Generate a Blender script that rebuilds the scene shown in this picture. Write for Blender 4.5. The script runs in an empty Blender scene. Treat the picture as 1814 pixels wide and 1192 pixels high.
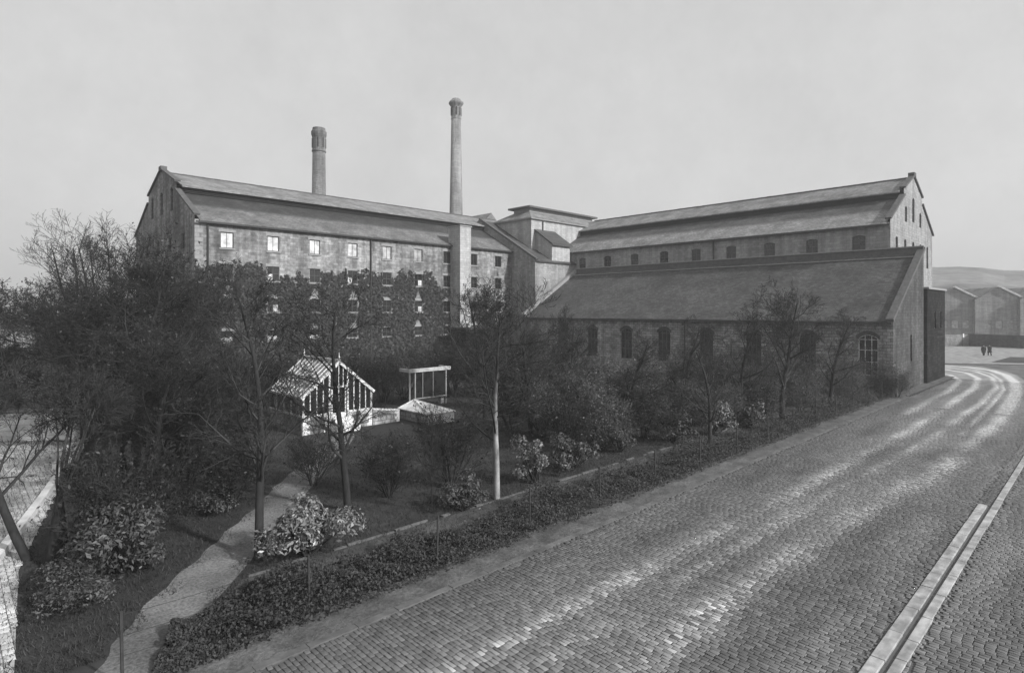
import bpy, bmesh, math, random
import numpy as np
from mathutils import Vector, Matrix
R = math.radians
S = bpy.context.scene
col = S.collection

# ------------------------------------------------------------------ camera, sky, sun
# world x runs along the street (and the creeper-clad mill), world y runs away from the street
EYE = 7.5
cam_d = bpy.data.cameras.new('camera')
cam = bpy.data.objects.new('camera', cam_d); col.objects.link(cam)
cam.location = (0, 0, EYE)
cam.rotation_euler = (R(90), 0, -math.atan2(.697, .717))
cam_d.sensor_width = 36; cam_d.lens = 36 * 1040 / 1814
cam_d.shift_y = -46 / 1814
cam_d.clip_start = .1; cam_d.clip_end = 4000
S.camera = cam

SUN_DIR = Vector((.26, -.965, 0)).normalized()
SUN_EL = R(30)
SUN_V = Vector((SUN_DIR.x * math.cos(SUN_EL), SUN_DIR.y * math.cos(SUN_EL), math.sin(SUN_EL)))
world = bpy.data.worlds.new('World'); S.world = world
world.use_nodes = True
wn = world.node_tree.nodes; wl = world.node_tree.links
bg = wn['Background']
sky = wn.new('ShaderNodeTexSky'); sky.sky_type = 'NISHITA'; sky.sun_disc = False
sky.sun_elevation = SUN_EL; sky.sun_rotation = math.atan2(SUN_DIR.x, SUN_DIR.y)
sky.dust_density = 6; sky.air_density = 1.2
bw = wn.new('ShaderNodeRGBToBW'); wl.new(sky.outputs[0], bw.inputs[0])
flat = wn.new('ShaderNodeMath'); flat.operation = 'MULTIPLY_ADD'      # thin even cloud over the sky
flat.inputs[1].default_value = .5; flat.inputs[2].default_value = 5.2
wl.new(bw.outputs[0], flat.inputs[0])
tc = wn.new('ShaderNodeTexCoord'); nz = wn.new('ShaderNodeTexNoise')
nz.inputs['Scale'].default_value = 8; nz.inputs['Detail'].default_value = 8; nz.inputs['Roughness'].default_value = .7
wl.new(tc.outputs['Generated'], nz.inputs['Vector'])
mr = wn.new('ShaderNodeMapRange'); mr.inputs[1].default_value = .3; mr.inputs[2].default_value = .7
mr.inputs[3].default_value = .93; mr.inputs[4].default_value = 1.05
wl.new(nz.outputs[0], mr.inputs[0])
mm = wn.new('ShaderNodeMath'); mm.operation = 'MULTIPLY'
wl.new(flat.outputs[0], mm.inputs[0]); wl.new(mr.outputs[0], mm.inputs[1])
wl.new(mm.outputs[0], bg.inputs[0]); bg.inputs[1].default_value = .105

sun_d = bpy.data.lights.new('sun', 'SUN'); sun_d.energy = 4.9; sun_d.angle = R(2.5)
sun = bpy.data.objects.new('sun', sun_d); col.objects.link(sun)
sun.rotation_euler = (-SUN_V).to_track_quat('-Z', 'Y').to_euler()
sun.location = (0, -30, 60)
S.view_settings.view_transform = 'Standard'; S.view_settings.look = 'None'
S.view_settings.exposure = 0; S.view_settings.gamma = 1

# ------------------------------------------------------------------ helpers
def G(u, v, z=0):
    """ground (or height z) point seen at photo pixel u, v"""
    Y = (EYE - z) * 1040 / (v - 550); X = (u - 907) / 1040 * Y
    return (.717 * X + .697 * Y, -.697 * X + .717 * Y)

def at(u, Y):
    X = (u - 907) / 1040 * Y
    return (.717 * X + .697 * Y, -.697 * X + .717 * Y)

class MB:
    def __init__(s): s.v = []; s.f = []
    def quad(s, *p):
        n = len(s.v); s.v += [tuple(q) for q in p]; s.f.append(tuple(range(n, n + len(p)))); return s
    def box(s, x0, x1, y0, y1, z0, z1):
        n = len(s.v)
        s.v += [(x, y, z) for z in (z0, z1) for x, y in ((x0, y0), (x1, y0), (x1, y1), (x0, y1))]
        s.f += [tuple(n + i for i in q) for q in ((3, 2, 1, 0), (4, 5, 6, 7), (0, 1, 5, 4), (1, 2, 6, 5), (2, 3, 7, 6), (3, 0, 4, 7))]
        return s
    def extr(s, prof, t0, t1, P):
        """closed profile [(u, z)] swept t0..t1; P(u, z, t) -> point"""
        n = len(s.v); k = len(prof)
        s.v += [P(u, z, t0) for u, z in prof] + [P(u, z, t1) for u, z in prof]
        for i in range(k):
            j = (i + 1) % k; s.f.append((n + i, n + j, n + k + j, n + k + i))
        s.f.append(tuple(n + i for i in range(k))); s.f.append(tuple(n + k + i for i in reversed(range(k))))
        return s
    def bar(s, p, q, r, sides=5, r1=None):
        p = Vector(p); q = Vector(q); d = (q - p).normalized(); r1 = r if r1 is None else r1
        a = d.orthogonal().normalized(); b = d.cross(a); n = len(s.v)
        for c, rr in ((p, r), (q, r1)):
            for i in range(sides):
                t = 2 * math.pi * i / sides; s.v.append(tuple(c + (a * math.cos(t) + b * math.sin(t)) * rr))
        for i in range(sides):
            j = (i + 1) % sides; s.f.append((n + i, n + j, n + sides + j, n + sides + i))
        s.f.append(tuple(n + i for i in reversed(range(sides)))); s.f.append(tuple(n + sides + i for i in range(sides)))
        return s
    def beam(s, p, q, w, h):
        """rectangular bar between p and q, w wide across, h high"""
        p = Vector(p); q = Vector(q); d = (q - p).normalized()
        side = d.cross(Vector((0, 0, 1)));
        if side.length < 1e-4: side = Vector((1, 0, 0))
        side = side.normalized() * w / 2; up = side.cross(d).normalized() * h / 2
        n = len(s.v)
        for c in (p, q):
            for e in (side + up, -side + up, -side - up, side - up): s.v.append(tuple(c + e))
        s.f += [tuple(n + i for i in t) for t in ((0, 1, 2, 3), (7, 6, 5, 4), (0, 4, 5, 1), (1, 5, 6, 2), (2, 6, 7, 3), (3, 7, 4, 0))]
        return s
    def lathe(s, prof, cx, cy, n=24):
        b = len(s.v)
        for r, z in prof:
            for i in range(n):
                t = 2 * math.pi * i / n; s.v.append((cx + r * math.cos(t), cy + r * math.sin(t), z))
        for k in range(len(prof) - 1):
            for i in range(n):
                j = (i + 1) % n; s.f.append((b + k * n + i, b + k * n + j, b + (k + 1) * n + j, b + (k + 1) * n + i))
        s.f.append(tuple(b + (len(prof) - 1) * n + i for i in range(n)))
        return s

def wloc(o):
    p = Vector((0, 0, 0))
    while o: p = p + Vector(o.location); o = o.parent
    return p

def link(name, me, mat, parent=None, smooth=False):
    o = bpy.data.objects.new(name, me); col.objects.link(o); o.parent = parent
    if mat and not me.materials: me.materials.append(mat)
    if smooth: me.polygons.foreach_set('use_smooth', [True] * len(me.polygons))
    return o

def part(name, mb, mat, parent=None, smooth=False):
    off = wloc(parent)
    me = bpy.data.meshes.new(name)
    me.from_pydata([(x - off.x, y - off.y, z - off.z) for x, y, z in mb.v], [], mb.f); me.update()
    return link(name, me, mat, parent, smooth)

def np_mesh(name, V, F):
    me = bpy.data.meshes.new(name); V = np.asarray(V, np.float32); F = np.asarray(F, np.int32)
    me.vertices.add(len(V)); me.vertices.foreach_set('co', V.ravel())
    k = F.shape[1]
    me.loops.add(F.size); me.loops.foreach_set('vertex_index', F.ravel())
    me.polygons.add(len(F)); me.polygons.foreach_set('loop_start', np.arange(0, F.size, k, dtype=np.int32))
    me.update(calc_edges=True); me.validate()
    return me

def thing(name, label, cat, loc=(0, 0, 0), rz=0, group=None):
    o = bpy.data.objects.new(name, None); col.objects.link(o); o.empty_display_size = .3
    o.location = (loc[0], loc[1], loc[2] if len(loc) > 2 else 0); o.rotation_euler = (0, 0, rz)
    return tag(o, label, cat, group)

def tag(o, label=None, cat=None, group=None, kind=None):
    if label: o['label'] = label
    if cat: o['category'] = cat
    if group: o['group'] = group
    if kind: o['kind'] = kind
    return o

def kids(o): return [c for c in bpy.data.objects if c.parent == o]

def dup(root, loc, rz, sc, label, group=None, ch=None):
    r = root.copy(); col.objects.link(r)
    r.location = (loc[0], loc[1], loc[2] if len(loc) > 2 else 0); r.rotation_euler = (0, 0, rz)
    r.scale = sc if isinstance(sc, tuple) else (sc,) * 3
    r['label'] = label
    if group: r['group'] = group
    elif 'group' in r: del r['group']
    for c in (ch or kids(root)):
        d = c.copy(); col.objects.link(d); d.parent = r
    return r

# ------------------------------------------------------------------ materials (the photograph is monochrome: neutral colours)
def newmat(name):
    m = bpy.data.materials.new(name); m.use_nodes = True
    n = m.node_tree.nodes; return m, n, m.node_tree.links, n['Principled BSDF']

def grey(v): return (v, v, v, 1)

def m_noise(name, v0, v1, scale=1., rough=.85, bump=.3, stretch=(1, 1, 1), detail=8, scale2=None, spec=.3, dist=.02, rand=0.):
    m, n, l, p = newmat(name)
    g = n.new('ShaderNodeNewGeometry'); mp = n.new('ShaderNodeMapping'); mp.inputs['Scale'].default_value = stretch
    l.new(g.outputs['Position'], mp.inputs[0])
    t = n.new('ShaderNodeTexNoise'); t.inputs['Scale'].default_value = scale; t.inputs['Detail'].default_value = detail
    t.inputs['Roughness'].default_value = .65
    l.new(mp.outputs[0], t.inputs['Vector'])
    r = n.new('ShaderNodeMapRange'); r.inputs[1].default_value = .3; r.inputs[2].default_value = .7
    r.inputs[3].default_value = v0; r.inputs[4].default_value = v1; l.new(t.outputs[0], r.inputs[0])
    out = r.outputs[0]
    if scale2:
        t2 = n.new('ShaderNodeTexNoise'); t2.inputs['Scale'].default_value = scale2; t2.inputs['Detail'].default_value = 4
        l.new(g.outputs['Position'], t2.inputs['Vector'])
        r2 = n.new('ShaderNodeMapRange'); r2.inputs[1].default_value = .35; r2.inputs[2].default_value = .65
        r2.inputs[3].default_value = .65; r2.inputs[4].default_value = 1.3; l.new(t2.outputs[0], r2.inputs[0])
        k = n.new('ShaderNodeMath'); k.operation = 'MULTIPLY'; l.new(out, k.inputs[0]); l.new(r2.outputs[0], k.inputs[1]); out = k.outputs[0]
    if rand:
        r3 = n.new('ShaderNodeMapRange'); r3.inputs[3].default_value = 1 - rand; r3.inputs[4].default_value = 1 + rand
        l.new(g.outputs['Random Per Island'], r3.inputs[0])
        k = n.new('ShaderNodeMath'); k.operation = 'MULTIPLY'; l.new(out, k.inputs[0]); l.new(r3.outputs[0], k.inputs[1]); out = k.outputs[0]
    l.new(out, p.inputs['Base Color'])
    p.inputs['Roughness'].default_value = rough; p.inputs['Specular IOR Level'].default_value = spec
    if bump:
        b = n.new('ShaderNodeBump'); b.inputs['Strength'].default_value = bump; b.inputs['Distance'].default_value = dist
        l.new(t.outputs[0], b.inputs['Height']); l.new(b.outputs[0], p.inputs['Normal'])
    return m

def m_course(name, v0, v1, mort, bw=.55, bh=.28, axis='xy', mt=.018, rough=.9, bump=.5, blotch=.35, zs=1., spec=.25, streak=0., band=None, offset=.5, bsc=.25):
    """coursed stone or slates; axis picks the horizontal texture direction"""
    m, n, l, p = newmat(name)
    g = n.new('ShaderNodeNewGeometry'); sx = n.new('ShaderNodeSeparateXYZ'); l.new(g.outputs['Position'], sx.inputs[0])
    if axis == 'xy':
        a = n.new('ShaderNodeMath'); a.operation = 'ADD'; l.new(sx.outputs[0], a.inputs[0]); l.new(sx.outputs[1], a.inputs[1]); ho = a.outputs[0]
    else: ho = sx.outputs[0 if axis == 'x' else 1]
    zz = n.new('ShaderNodeMath'); zz.operation = 'MULTIPLY'; zz.inputs[1].default_value = zs; l.new(sx.outputs[2], zz.inputs[0])
    cb = n.new('ShaderNodeCombineXYZ'); l.new(ho, cb.inputs[0]); l.new(zz.outputs[0], cb.inputs[1])
    # wobble the courses a little
    wn_ = n.new('ShaderNodeTexNoise'); wn_.inputs['Scale'].default_value = 1.3; l.new(g.outputs['Position'], wn_.inputs['Vector'])
    vs = n.new('ShaderNodeVectorMath'); vs.operation = 'SCALE'; vs.inputs['Scale'].default_value = .09; l.new(wn_.outputs['Color'], vs.inputs[0])
    va = n.new('ShaderNodeVectorMath'); va.operation = 'ADD'; l.new(cb.outputs[0], va.inputs[0]); l.new(vs.outputs[0], va.inputs[1])
    t = n.new('ShaderNodeTexBrick'); t.inputs['Color1'].default_value = grey(v0); t.inputs['Color2'].default_value = grey(v1)
    t.inputs['Mortar'].default_value = grey(mort); t.inputs['Scale'].default_value = 1
    t.inputs['Mortar Size'].default_value = mt; t.inputs['Brick Width'].default_value = bw; t.inputs['Row Height'].default_value = bh
    t.offset = offset; l.new(va.outputs[0], t.inputs['Vector'])
    out = t.outputs['Color']
    def mul(o, f):
        k = n.new('ShaderNodeMix'); k.data_type = 'RGBA'; k.blend_type = 'MULTIPLY'; k.inputs[0].default_value = 1
        l.new(o, k.inputs[6]); l.new(f, k.inputs[7]); return k.outputs[2]
    for sc, amt in ((bsc, blotch), (3.1, blotch * .7), (14, blotch * .5)):
        nn = n.new('ShaderNodeTexNoise'); nn.inputs['Scale'].default_value = sc; nn.inputs['Detail'].default_value = 5
        l.new(g.outputs['Position'], nn.inputs['Vector'])
        r = n.new('ShaderNodeMapRange'); r.inputs[1].default_value = .3; r.inputs[2].default_value = .7
        r.inputs[3].default_value = 1 - amt; r.inputs[4].default_value = 1 + amt; l.new(nn.outputs[0], r.inputs[0]); out = mul(out, r.outputs[0])
    if streak:
        mp = n.new('ShaderNodeMapping'); mp.inputs['Scale'].default_value = (1.4, 1.4, .12); l.new(g.outputs['Position'], mp.inputs[0])
        nn = n.new('ShaderNodeTexNoise'); nn.inputs['Scale'].default_value = 1; nn.inputs['Detail'].default_value = 6; l.new(mp.outputs[0], nn.inputs['Vector'])
        r = n.new('ShaderNodeMapRange'); r.inputs[1].default_value = .35; r.inputs[2].default_value = .65
        r.inputs[3].default_value = 1 - streak; r.inputs[4].default_value = 1 + streak * .5; l.new(nn.outputs[0], r.inputs[0]); out = mul(out, r.outputs[0])
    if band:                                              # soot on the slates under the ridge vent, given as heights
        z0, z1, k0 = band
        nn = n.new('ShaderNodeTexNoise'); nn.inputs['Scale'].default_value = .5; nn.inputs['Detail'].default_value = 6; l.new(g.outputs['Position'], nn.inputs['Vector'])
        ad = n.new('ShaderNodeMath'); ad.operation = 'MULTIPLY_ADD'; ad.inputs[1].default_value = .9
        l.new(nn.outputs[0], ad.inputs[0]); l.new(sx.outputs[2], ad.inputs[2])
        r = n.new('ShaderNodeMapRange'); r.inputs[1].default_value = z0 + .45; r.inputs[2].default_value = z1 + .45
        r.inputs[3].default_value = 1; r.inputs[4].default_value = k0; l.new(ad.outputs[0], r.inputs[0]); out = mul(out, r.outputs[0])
    l.new(out, p.inputs['Base Color']); p.inputs['Roughness'].default_value = rough; p.inputs['Specular IOR Level'].default_value = spec
    iv = n.new('ShaderNodeMath'); iv.operation = 'SUBTRACT'; iv.inputs[0].default_value = 1; l.new(t.outputs['Fac'], iv.inputs[1])
    b = n.new('ShaderNodeBump'); b.inputs['Strength'].default_value = bump; b.inputs['Distance'].default_value = .04
    l.new(iv.outputs[0], b.inputs['Height']); l.new(b.outputs[0], p.inputs['Normal'])
    return m

def m_leaf(name, v, var=.5, rough=.45, spec=.4):
    m, n, l, p = newmat(name)
    g = n.new('ShaderNodeNewGeometry')
    r = n.new('ShaderNodeMapRange'); r.inputs[3].default_value = v * (1 - var); r.inputs[4].default_value = v * (1 + var)
    l.new(g.outputs['Random Per Island'], r.inputs[0]); l.new(r.outputs[0], p.inputs['Base Color'])
    p.inputs['Roughness'].default_value = rough; p.inputs['Specular IOR Level'].default_value = spec
    return m

M = dict(
    ground=m_noise('dark_turf', .02, .045, 1.4, .95, .8, scale2=.12, dist=.06),
    mill=m_course('mill_stone', .15, .26, .17, .62, .30, streak=.4, blotch=.42),
    pale=m_course('pale_stone', .34, .42, .28, .7, .32, streak=.22, blotch=.16),
    sooty=m_course('sooty_stone', .045, .075, .04, .6, .28, streak=.3, blotch=.4),
    malt=m_course('malting_stone', .22, .3, .2, .65, .3, streak=.25, blotch=.2),
    shed=m_course('shed_stone', .19, .31, .075, .6, .28, streak=.3, blotch=.4),
    tar=m_course('tarred_brick', .008, .026, .006, .7, .3, spec=.06, streak=.3, blotch=.5),
    dressed=m_noise('dressed_stone', .2, .3, 3, .9, .2),
    coping=m_noise('dark_coping', .06, .11, 2.5, .9, .3),
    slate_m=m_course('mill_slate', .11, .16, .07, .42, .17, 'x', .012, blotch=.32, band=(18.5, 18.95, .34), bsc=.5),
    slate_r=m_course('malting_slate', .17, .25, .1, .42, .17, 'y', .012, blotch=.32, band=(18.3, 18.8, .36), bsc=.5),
    slate_up=m_course('upper_slate', .15, .23, .09, .42, .15, 'xy', .012, blotch=.32, bsc=.5),
    slate_s=m_course('shed_slate', .05, .085, .035, .42, .17, 'y', .012, blotch=.32, bsc=.3),
    vent=m_noise('vent_board', .02, .035, 3, .9, .3, stretch=(1, 1, 6)),
    iron=m_noise('iron', .025, .05, 6, .7, .2),
    white=m_noise('white_paint', .4, .76, 2.2, .6, .15, scale2=9),
    whitewash=m_noise('whitewash', .5, .72, 1.6, .85, .3),
    darkwood=m_noise('dark_paint', .05, .09, 5, .6, .1),
    chim=m_course('chimney_brick', .12, .19, .09, .45, .2, streak=.35, blotch=.25),
    chim2=m_course('chimney_brick_pale', .2, .28, .15, .45, .2, streak=.3, blotch=.2),
    gravel=m_noise('gravel', .06, .22, 14, .95, .8, scale2=.5, dist=.02),
    bark=m_noise('bark', .012, .034, 9, .95, .6, stretch=(1, 1, .25)),
    twig=m_noise('twig_bark', .022, .036, 5, .9, .0, rand=.6),
    twig2=m_noise('grey_twig_bark', .06, .11, 5, .9, .0, rand=.6),
    leaf2=m_leaf('grey_leaf', .07, .7, .6, .3),
    birch=m_noise('pale_bark', .1, .34, 3.5, .8, .3, stretch=(1, 1, .6), detail=6),
    leaf=m_leaf('dark_leaf', .03, .6, .5, .3),
    rhodo=m_leaf('glossy_leaf', .13, .85, .4, .5),
    rhodim=m_leaf('dull_leaf', .055, .7, .5, .3),
    palebush=m_leaf('variegated_leaf', .1, .85, .5, .4),
    ivy=m_leaf('creeper_leaf', .032, .6, .6, .2),
    grassb=m_leaf('grass_blade', .034, .6, .7, .2),
    coat=m_noise('dark_cloth', .012, .022, 20, .9, .1),
    skin=m_noise('skin', .3, .36, 10, .6, .05),
)
def m_glass(name, v, rough, spec=.5):
    m, n, l, p = newmat(name)
    g = n.new('ShaderNodeNewGeometry'); t = n.new('ShaderNodeTexNoise'); t.inputs['Scale'].default_value = 1.7; t.inputs['Detail'].default_value = 4
    l.new(g.outputs['Position'], t.inputs['Vector'])
    r = n.new('ShaderNodeMapRange'); r.inputs[1].default_value = .3; r.inputs[2].default_value = .7; r.inputs[3].default_value = v * .6; r.inputs[4].default_value = v * 1.4
    l.new(t.outputs[0], r.inputs[0])
    oi = n.new('ShaderNodeObjectInfo'); r5 = n.new('ShaderNodeMapRange'); r5.inputs[3].default_value = .5; r5.inputs[4].default_value = 1.15; l.new(oi.outputs['Random'], r5.inputs[0])
    k5 = n.new('ShaderNodeMath'); k5.operation = 'MULTIPLY'; l.new(r.outputs[0], k5.inputs[0]); l.new(r5.outputs[0], k5.inputs[1]); l.new(k5.outputs[0], p.inputs['Base Color'])
    p.inputs['Roughness'].default_value = rough; p.inputs['Specular IOR Level'].default_value = spec
    b = n.new('ShaderNodeBump'); b.inputs['Strength'].default_value = .15; b.inputs['Distance'].default_value = .02
    l.new(t.outputs[0], b.inputs['Height']); l.new(b.outputs[0], p.inputs['Normal'])
    return m
def birch_top():                                          # old rough dark bark above the peeling pale stem
    m = M['birch']; n = m.node_tree.nodes; l = m.node_tree.links; p = n['Principled BSDF']; src = p.inputs['Base Color'].links[0].from_socket
    g = n.new('ShaderNodeNewGeometry'); sx = n.new('ShaderNodeSeparateXYZ'); l.new(g.outputs['Position'], sx.inputs[0])
    r = n.new('ShaderNodeMapRange'); r.inputs[1].default_value = 3.4; r.inputs[2].default_value = 5.2; r.inputs[3].default_value = 1; r.inputs[4].default_value = .18; l.new(sx.outputs[2], r.inputs[0])
    k = n.new('ShaderNodeMath'); k.operation = 'MULTIPLY'; l.new(src, k.inputs[0]); l.new(r.outputs[0], k.inputs[1]); l.new(k.outputs[0], p.inputs['Base Color'])
birch_top()
M['glass'] = m_glass('dark_glass', .02, .12)
M['pale_pane'] = m_glass('pale_pane_glass', .62, .6, .2)
M['pale_glass'] = m_glass('pale_glazing', .4, .35, .5)
M['frame_glass'] = m_glass('whitened_glass', .75, .4, .4)

# ------------------------------------------------------------------ setting: ground, road, pavements
def sheet(name, pts, z, mat):
    mb = MB(); mb.quad(*[(x, y, z) for x, y in pts]); o = part(name, mb, mat); return tag(o, kind='structure')

sheet('ground', [(-900, -900), (1400, -900), (1400, 1400), (-900, 1400)], 0, M['ground'])

def m_setts(name, base0, base1, attr=True):
    m, n, l, p = newmat(name)
    g = n.new('ShaderNodeNewGeometry')
    isl = n.new('ShaderNodeMapRange'); isl.inputs[3].default_value = base0; isl.inputs[4].default_value = base1
    l.new(g.outputs['Random Per Island'], isl.inputs[0])
    w = n.new('ShaderNodeAttribute'); w.attribute_name = 'wear_sheen'
    r = n.new('ShaderNodeAttribute'); r.attribute_name = 'tone'
    k = n.new('ShaderNodeMath'); k.operation = 'MULTIPLY'; l.new(isl.outputs[0], k.inputs[0]); l.new(r.outputs['Fac'], k.inputs[1])
    wm = n.new('ShaderNodeMath'); wm.operation = 'MULTIPLY_ADD'; wm.inputs[1].default_value = 1.7; wm.inputs[2].default_value = 1; l.new(w.outputs['Fac'], wm.inputs[0])  # lighter colour stands for sky sheen on the worn setts
    k2 = n.new('ShaderNodeMath'); k2.operation = 'MULTIPLY'; l.new(k.outputs[0], k2.inputs[0]); l.new(wm.outputs[0], k2.inputs[1])
    l.new(k2.outputs[0], p.inputs['Base Color'])
    rr = n.new('ShaderNodeMapRange'); rr.inputs[3].default_value = .62; rr.inputs[4].default_value = .3; l.new(w.outputs['Fac'], rr.inputs[0]); l.new(rr.outputs[0], p.inputs['Roughness'])
    n2 = n.new('ShaderNodeTexNoise'); n2.inputs['Scale'].default_value = 22; n2.inputs['Detail'].default_value = 4; l.new(g.outputs['Position'], n2.inputs['Vector'])
    b = n.new('ShaderNodeBump'); b.inputs['Strength'].default_value = .35; b.inputs['Distance'].default_value = .012; l.new(n2.outputs[0], b.inputs['Height']); l.new(b.outputs[0], p.inputs['Normal'])
    return m
M['setts'] = m_setts('granite_setts', .095, .15)
M['setts_pale'] = m_setts('pale_setts', .4, .5)

# wheel-worn lines, their sky sheen painted into the colour: (x, y) polylines
WEAR_SHEEN = [
    ([(-10, 9.7), (14, 9.5), (26, 9.2), (45, 9.0), (60, 9.3), (72, 9.6), (82, 10.6), (88, 12.4), (91, 15), (92, 22), (92, 40)], .3, 1.),
    ([(-10, 8.5), (10, 8.5), (22, 8.3), (40, 7.6), (60, 7.6), (74, 8.1), (84, 9.6), (91, 12), (94.5, 15.5), (95, 25), (95, 40)], .26, .8),
    ([(6, 7.1), (14, 7.0), (24, 6.6), (34, 5.7), (50, 5.5), (66, 6.1), (72, 6.5), (80, 7.3), (88, 8.8), (94, 10.8), (97, 13.5), (98, 17), (97.5, 30), (97, 40)], .4, 1.3),
    ([(44, 6.5), (60, 6.9), (72, 7.4), (82, 8.7), (89, 10.3), (94, 12.6), (96.3, 16), (96, 26)], .16, .8),
    ([(50, 10.6), (68, 10.9), (78, 11.6), (84, 13.4), (87, 17), (88, 36)], .3, .8),
]
RB = ([40, 60, 70, 80, 89, 95, 99, 101, 140], [3.4, 3.6, 5.2, 6.2, 7.9, 9.8, 12.5, 40, 60])      # right edge of the carriageway
def vnoise(x, y, seed):
    x = np.asarray(x) + seed * 17.3; y = np.asarray(y) + seed * 9.1
    def hsh(i, j): v = np.sin(i * 127.1 + j * 311.7 + seed * 3.3) * 43758.5453; return v - np.floor(v)
    i = np.floor(x); j = np.floor(y); fx = x - i; fy = y - j; fx = fx * fx * (3 - 2 * fx); fy = fy * fy * (3 - 2 * fy)
    return (hsh(i, j) * (1 - fx) + hsh(i + 1, j) * fx) * (1 - fy) + (hsh(i, j + 1) * (1 - fx) + hsh(i + 1, j + 1) * fx) * fy
def wear_sheen(P):
    out = np.zeros(len(P)); P = np.asarray(P); boost = np.clip((P[:, 0] - 28) / 25, 0, 1) * .8 + 1  # painted sheen strengthens with distance
    for pts, wd, amp in WEAR_SHEEN:
        d = np.full(len(P), 1e9)
        for (x0, y0), (x1, y1) in zip(pts, pts[1:]):
            ax = np.array([x0, y0]); dx = np.array([x1 - x0, y1 - y0]); L2 = (dx ** 2).sum()
            t = np.clip(((P[:, :2] - ax) @ dx) / L2, 0, 1)
            q = ax + t[:, None] * dx; d = np.minimum(d, np.hypot(*(P[:, :2] - q).T))
        # the polish and its painted sheen come and go along the street
        x = P[:, 0]; fade = .55 + .25 * np.sin(x * .37 + pts[0][1] * 3) + .2 * np.sin(x * 1.13 + pts[0][1] * 7)
        fade = np.where(x > 55, 1., fade)
        out = np.maximum(out, amp * np.exp(-(d / wd) ** 2) * np.clip(fade, 0.05, 1))
    out = np.minimum(out * boost, 1.6)
    far = np.clip((P[:, 0] - 50) / 30, 0, 1) * (.1 + .4 * vnoise(P[:, 0] * .25, P[:, 1] * 1.6, 2))  # low-angle sky sheen painted over all the far setts
    out = np.maximum(out, far)
    out *= np.where(P[:, 0] > 55, np.clip((P[:, 1] - np.interp(P[:, 0], *RB)) * 2 + .3, 0, 1), 1)
    return np.clip(out, 0, 1.5)

def setts(name, x0, x1, y0, y1, bw, bh, z, mat, seed, yfun=None, swap=False, wear_sheenf=None, gap=.009):
    rng = np.random.default_rng(seed)
    rows = int((x1 - x0) / bh); rh_ = rng.uniform(.8, 1.2, rows); rh_ *= (x1 - x0) / rh_.sum(); rc = x0 + np.cumsum(rh_) - rh_ / 2; per = int((y1 - y0) / bw) + 1
    ii, jj = np.meshgrid(np.arange(rows), np.arange(per), indexing='ij'); ii = ii.ravel(); jj = jj.ravel()
    off = rng.random(rows)[ii]
    cx = rc[ii] + .004 * np.sin(jj * .35 + ii * .02); cy = y0 + (jj + off) * bw
    keep = (cy > y0 - bw * .2) & (cy < y1 + bw * .2); cx = cx[keep]; cy = cy[keep]; n = len(cx); bh = rh_[ii][keep]
    hx = (bh - gap) / 2 * rng.uniform(.88, 1.02, n); hy = (bw - gap) / 2 * rng.uniform(.9, 1.03, n)
    hy = np.minimum(hy, np.minimum(np.maximum(cy - y0 + .02, .03), np.maximum(y1 - cy + .02, .03)))
    z0 = z + rng.normal(0, .0025, n); tx = rng.normal(0, .02, n); ty = rng.normal(0, .02, n)
    ch = .013
    rings = []
    for s, dz in ((0, -.014), (0, -.005), (ch, 0)):
        for sx, sy in ((-1, -1), (1, -1), (1, 1), (-1, 1)):
            px = sx * (hx - s); py = sy * (hy - s)
            rings.append(np.stack([cx + px, cy + py, z0 + dz + px * tx + py * ty], 1))
    V = np.stack(rings, 1)                               # n,12,3
    F = [(8, 9, 10, 11)]
    for a in (0, 4):
        for i in range(4): j = (i + 1) % 4; F.append((a + i, a + j, a + 4 + j, a + 4 + i))
    F = np.array(F)[None] + (np.arange(n) * 12)[:, None, None]
    me = np_mesh(name, V.reshape(-1, 3), F.reshape(-1, 4))
    at_ = me.attributes.new('wear_sheen', 'FLOAT', 'POINT')
    wv = wear_sheenf(np.stack([cx, cy], 1)) if wear_sheenf else np.zeros(n)
    wv = np.clip(wv * np.where(cx > 40, rng.uniform(.5, 1.3, n), rng.uniform(.0, 1.5, n)), 0, 1.6)
    tone = (.55 + .55 * vnoise(cx * .16, cy * 1.5, seed) + .35 * vnoise(cx * .5, cy * 2.2, seed + 5)) * rng.uniform(.8, 1.2, n)
    if wear_sheenf: tone *= np.interp(cy, [5.5, 7.5, 10, 11.5], [.88, 1, .98, .72])
    sunk = vnoise(cx * .4, cy * .5, seed + 9) * .02
    V[:, :, 2] -= sunk[:, None]
    me.vertices.foreach_set('co', V.reshape(-1, 3).astype(np.float32).ravel())
    t_ = me.attributes.new('tone', 'FLOAT', 'POINT'); t_.data.foreach_set('value', np.repeat(tone, 12).astype(np.float32))
    at_.data.foreach_set('value', np.repeat(wv, 12).astype(np.float32))
    o = link(name, me, mat); tag(o, kind='structure'); return o

def grid_sheet(name, x0, x1, y0, y1, st, z, mat, inside=None):
    nx = int((x1 - x0) / st) + 1; ny = int((y1 - y0) / st) + 1
    X, Y = np.meshgrid(np.linspace(x0, x1, nx), np.linspace(y0, y1, ny), indexing='ij')
    V = np.stack([X, Y, np.full_like(X, z)], 2).reshape(-1, 3)
    i, j = np.meshgrid(np.arange(nx - 1), np.arange(ny - 1), indexing='ij'); b = (i * ny + j).ravel()
    F = np.stack([b, b + ny, b + ny + 1, b + 1], 1)
    if inside is not None:
        c = V[F].mean(1); F = F[inside(c[:, 0], c[:, 1])]
    me = np_mesh(name, V, F); a = me.attributes.new('wear_sheen', 'FLOAT', 'POINT'); a.data.foreach_set('value', wear_sheen(V).astype(np.float32))
    o = link(name, me, mat); return tag(o, kind='structure')

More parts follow.
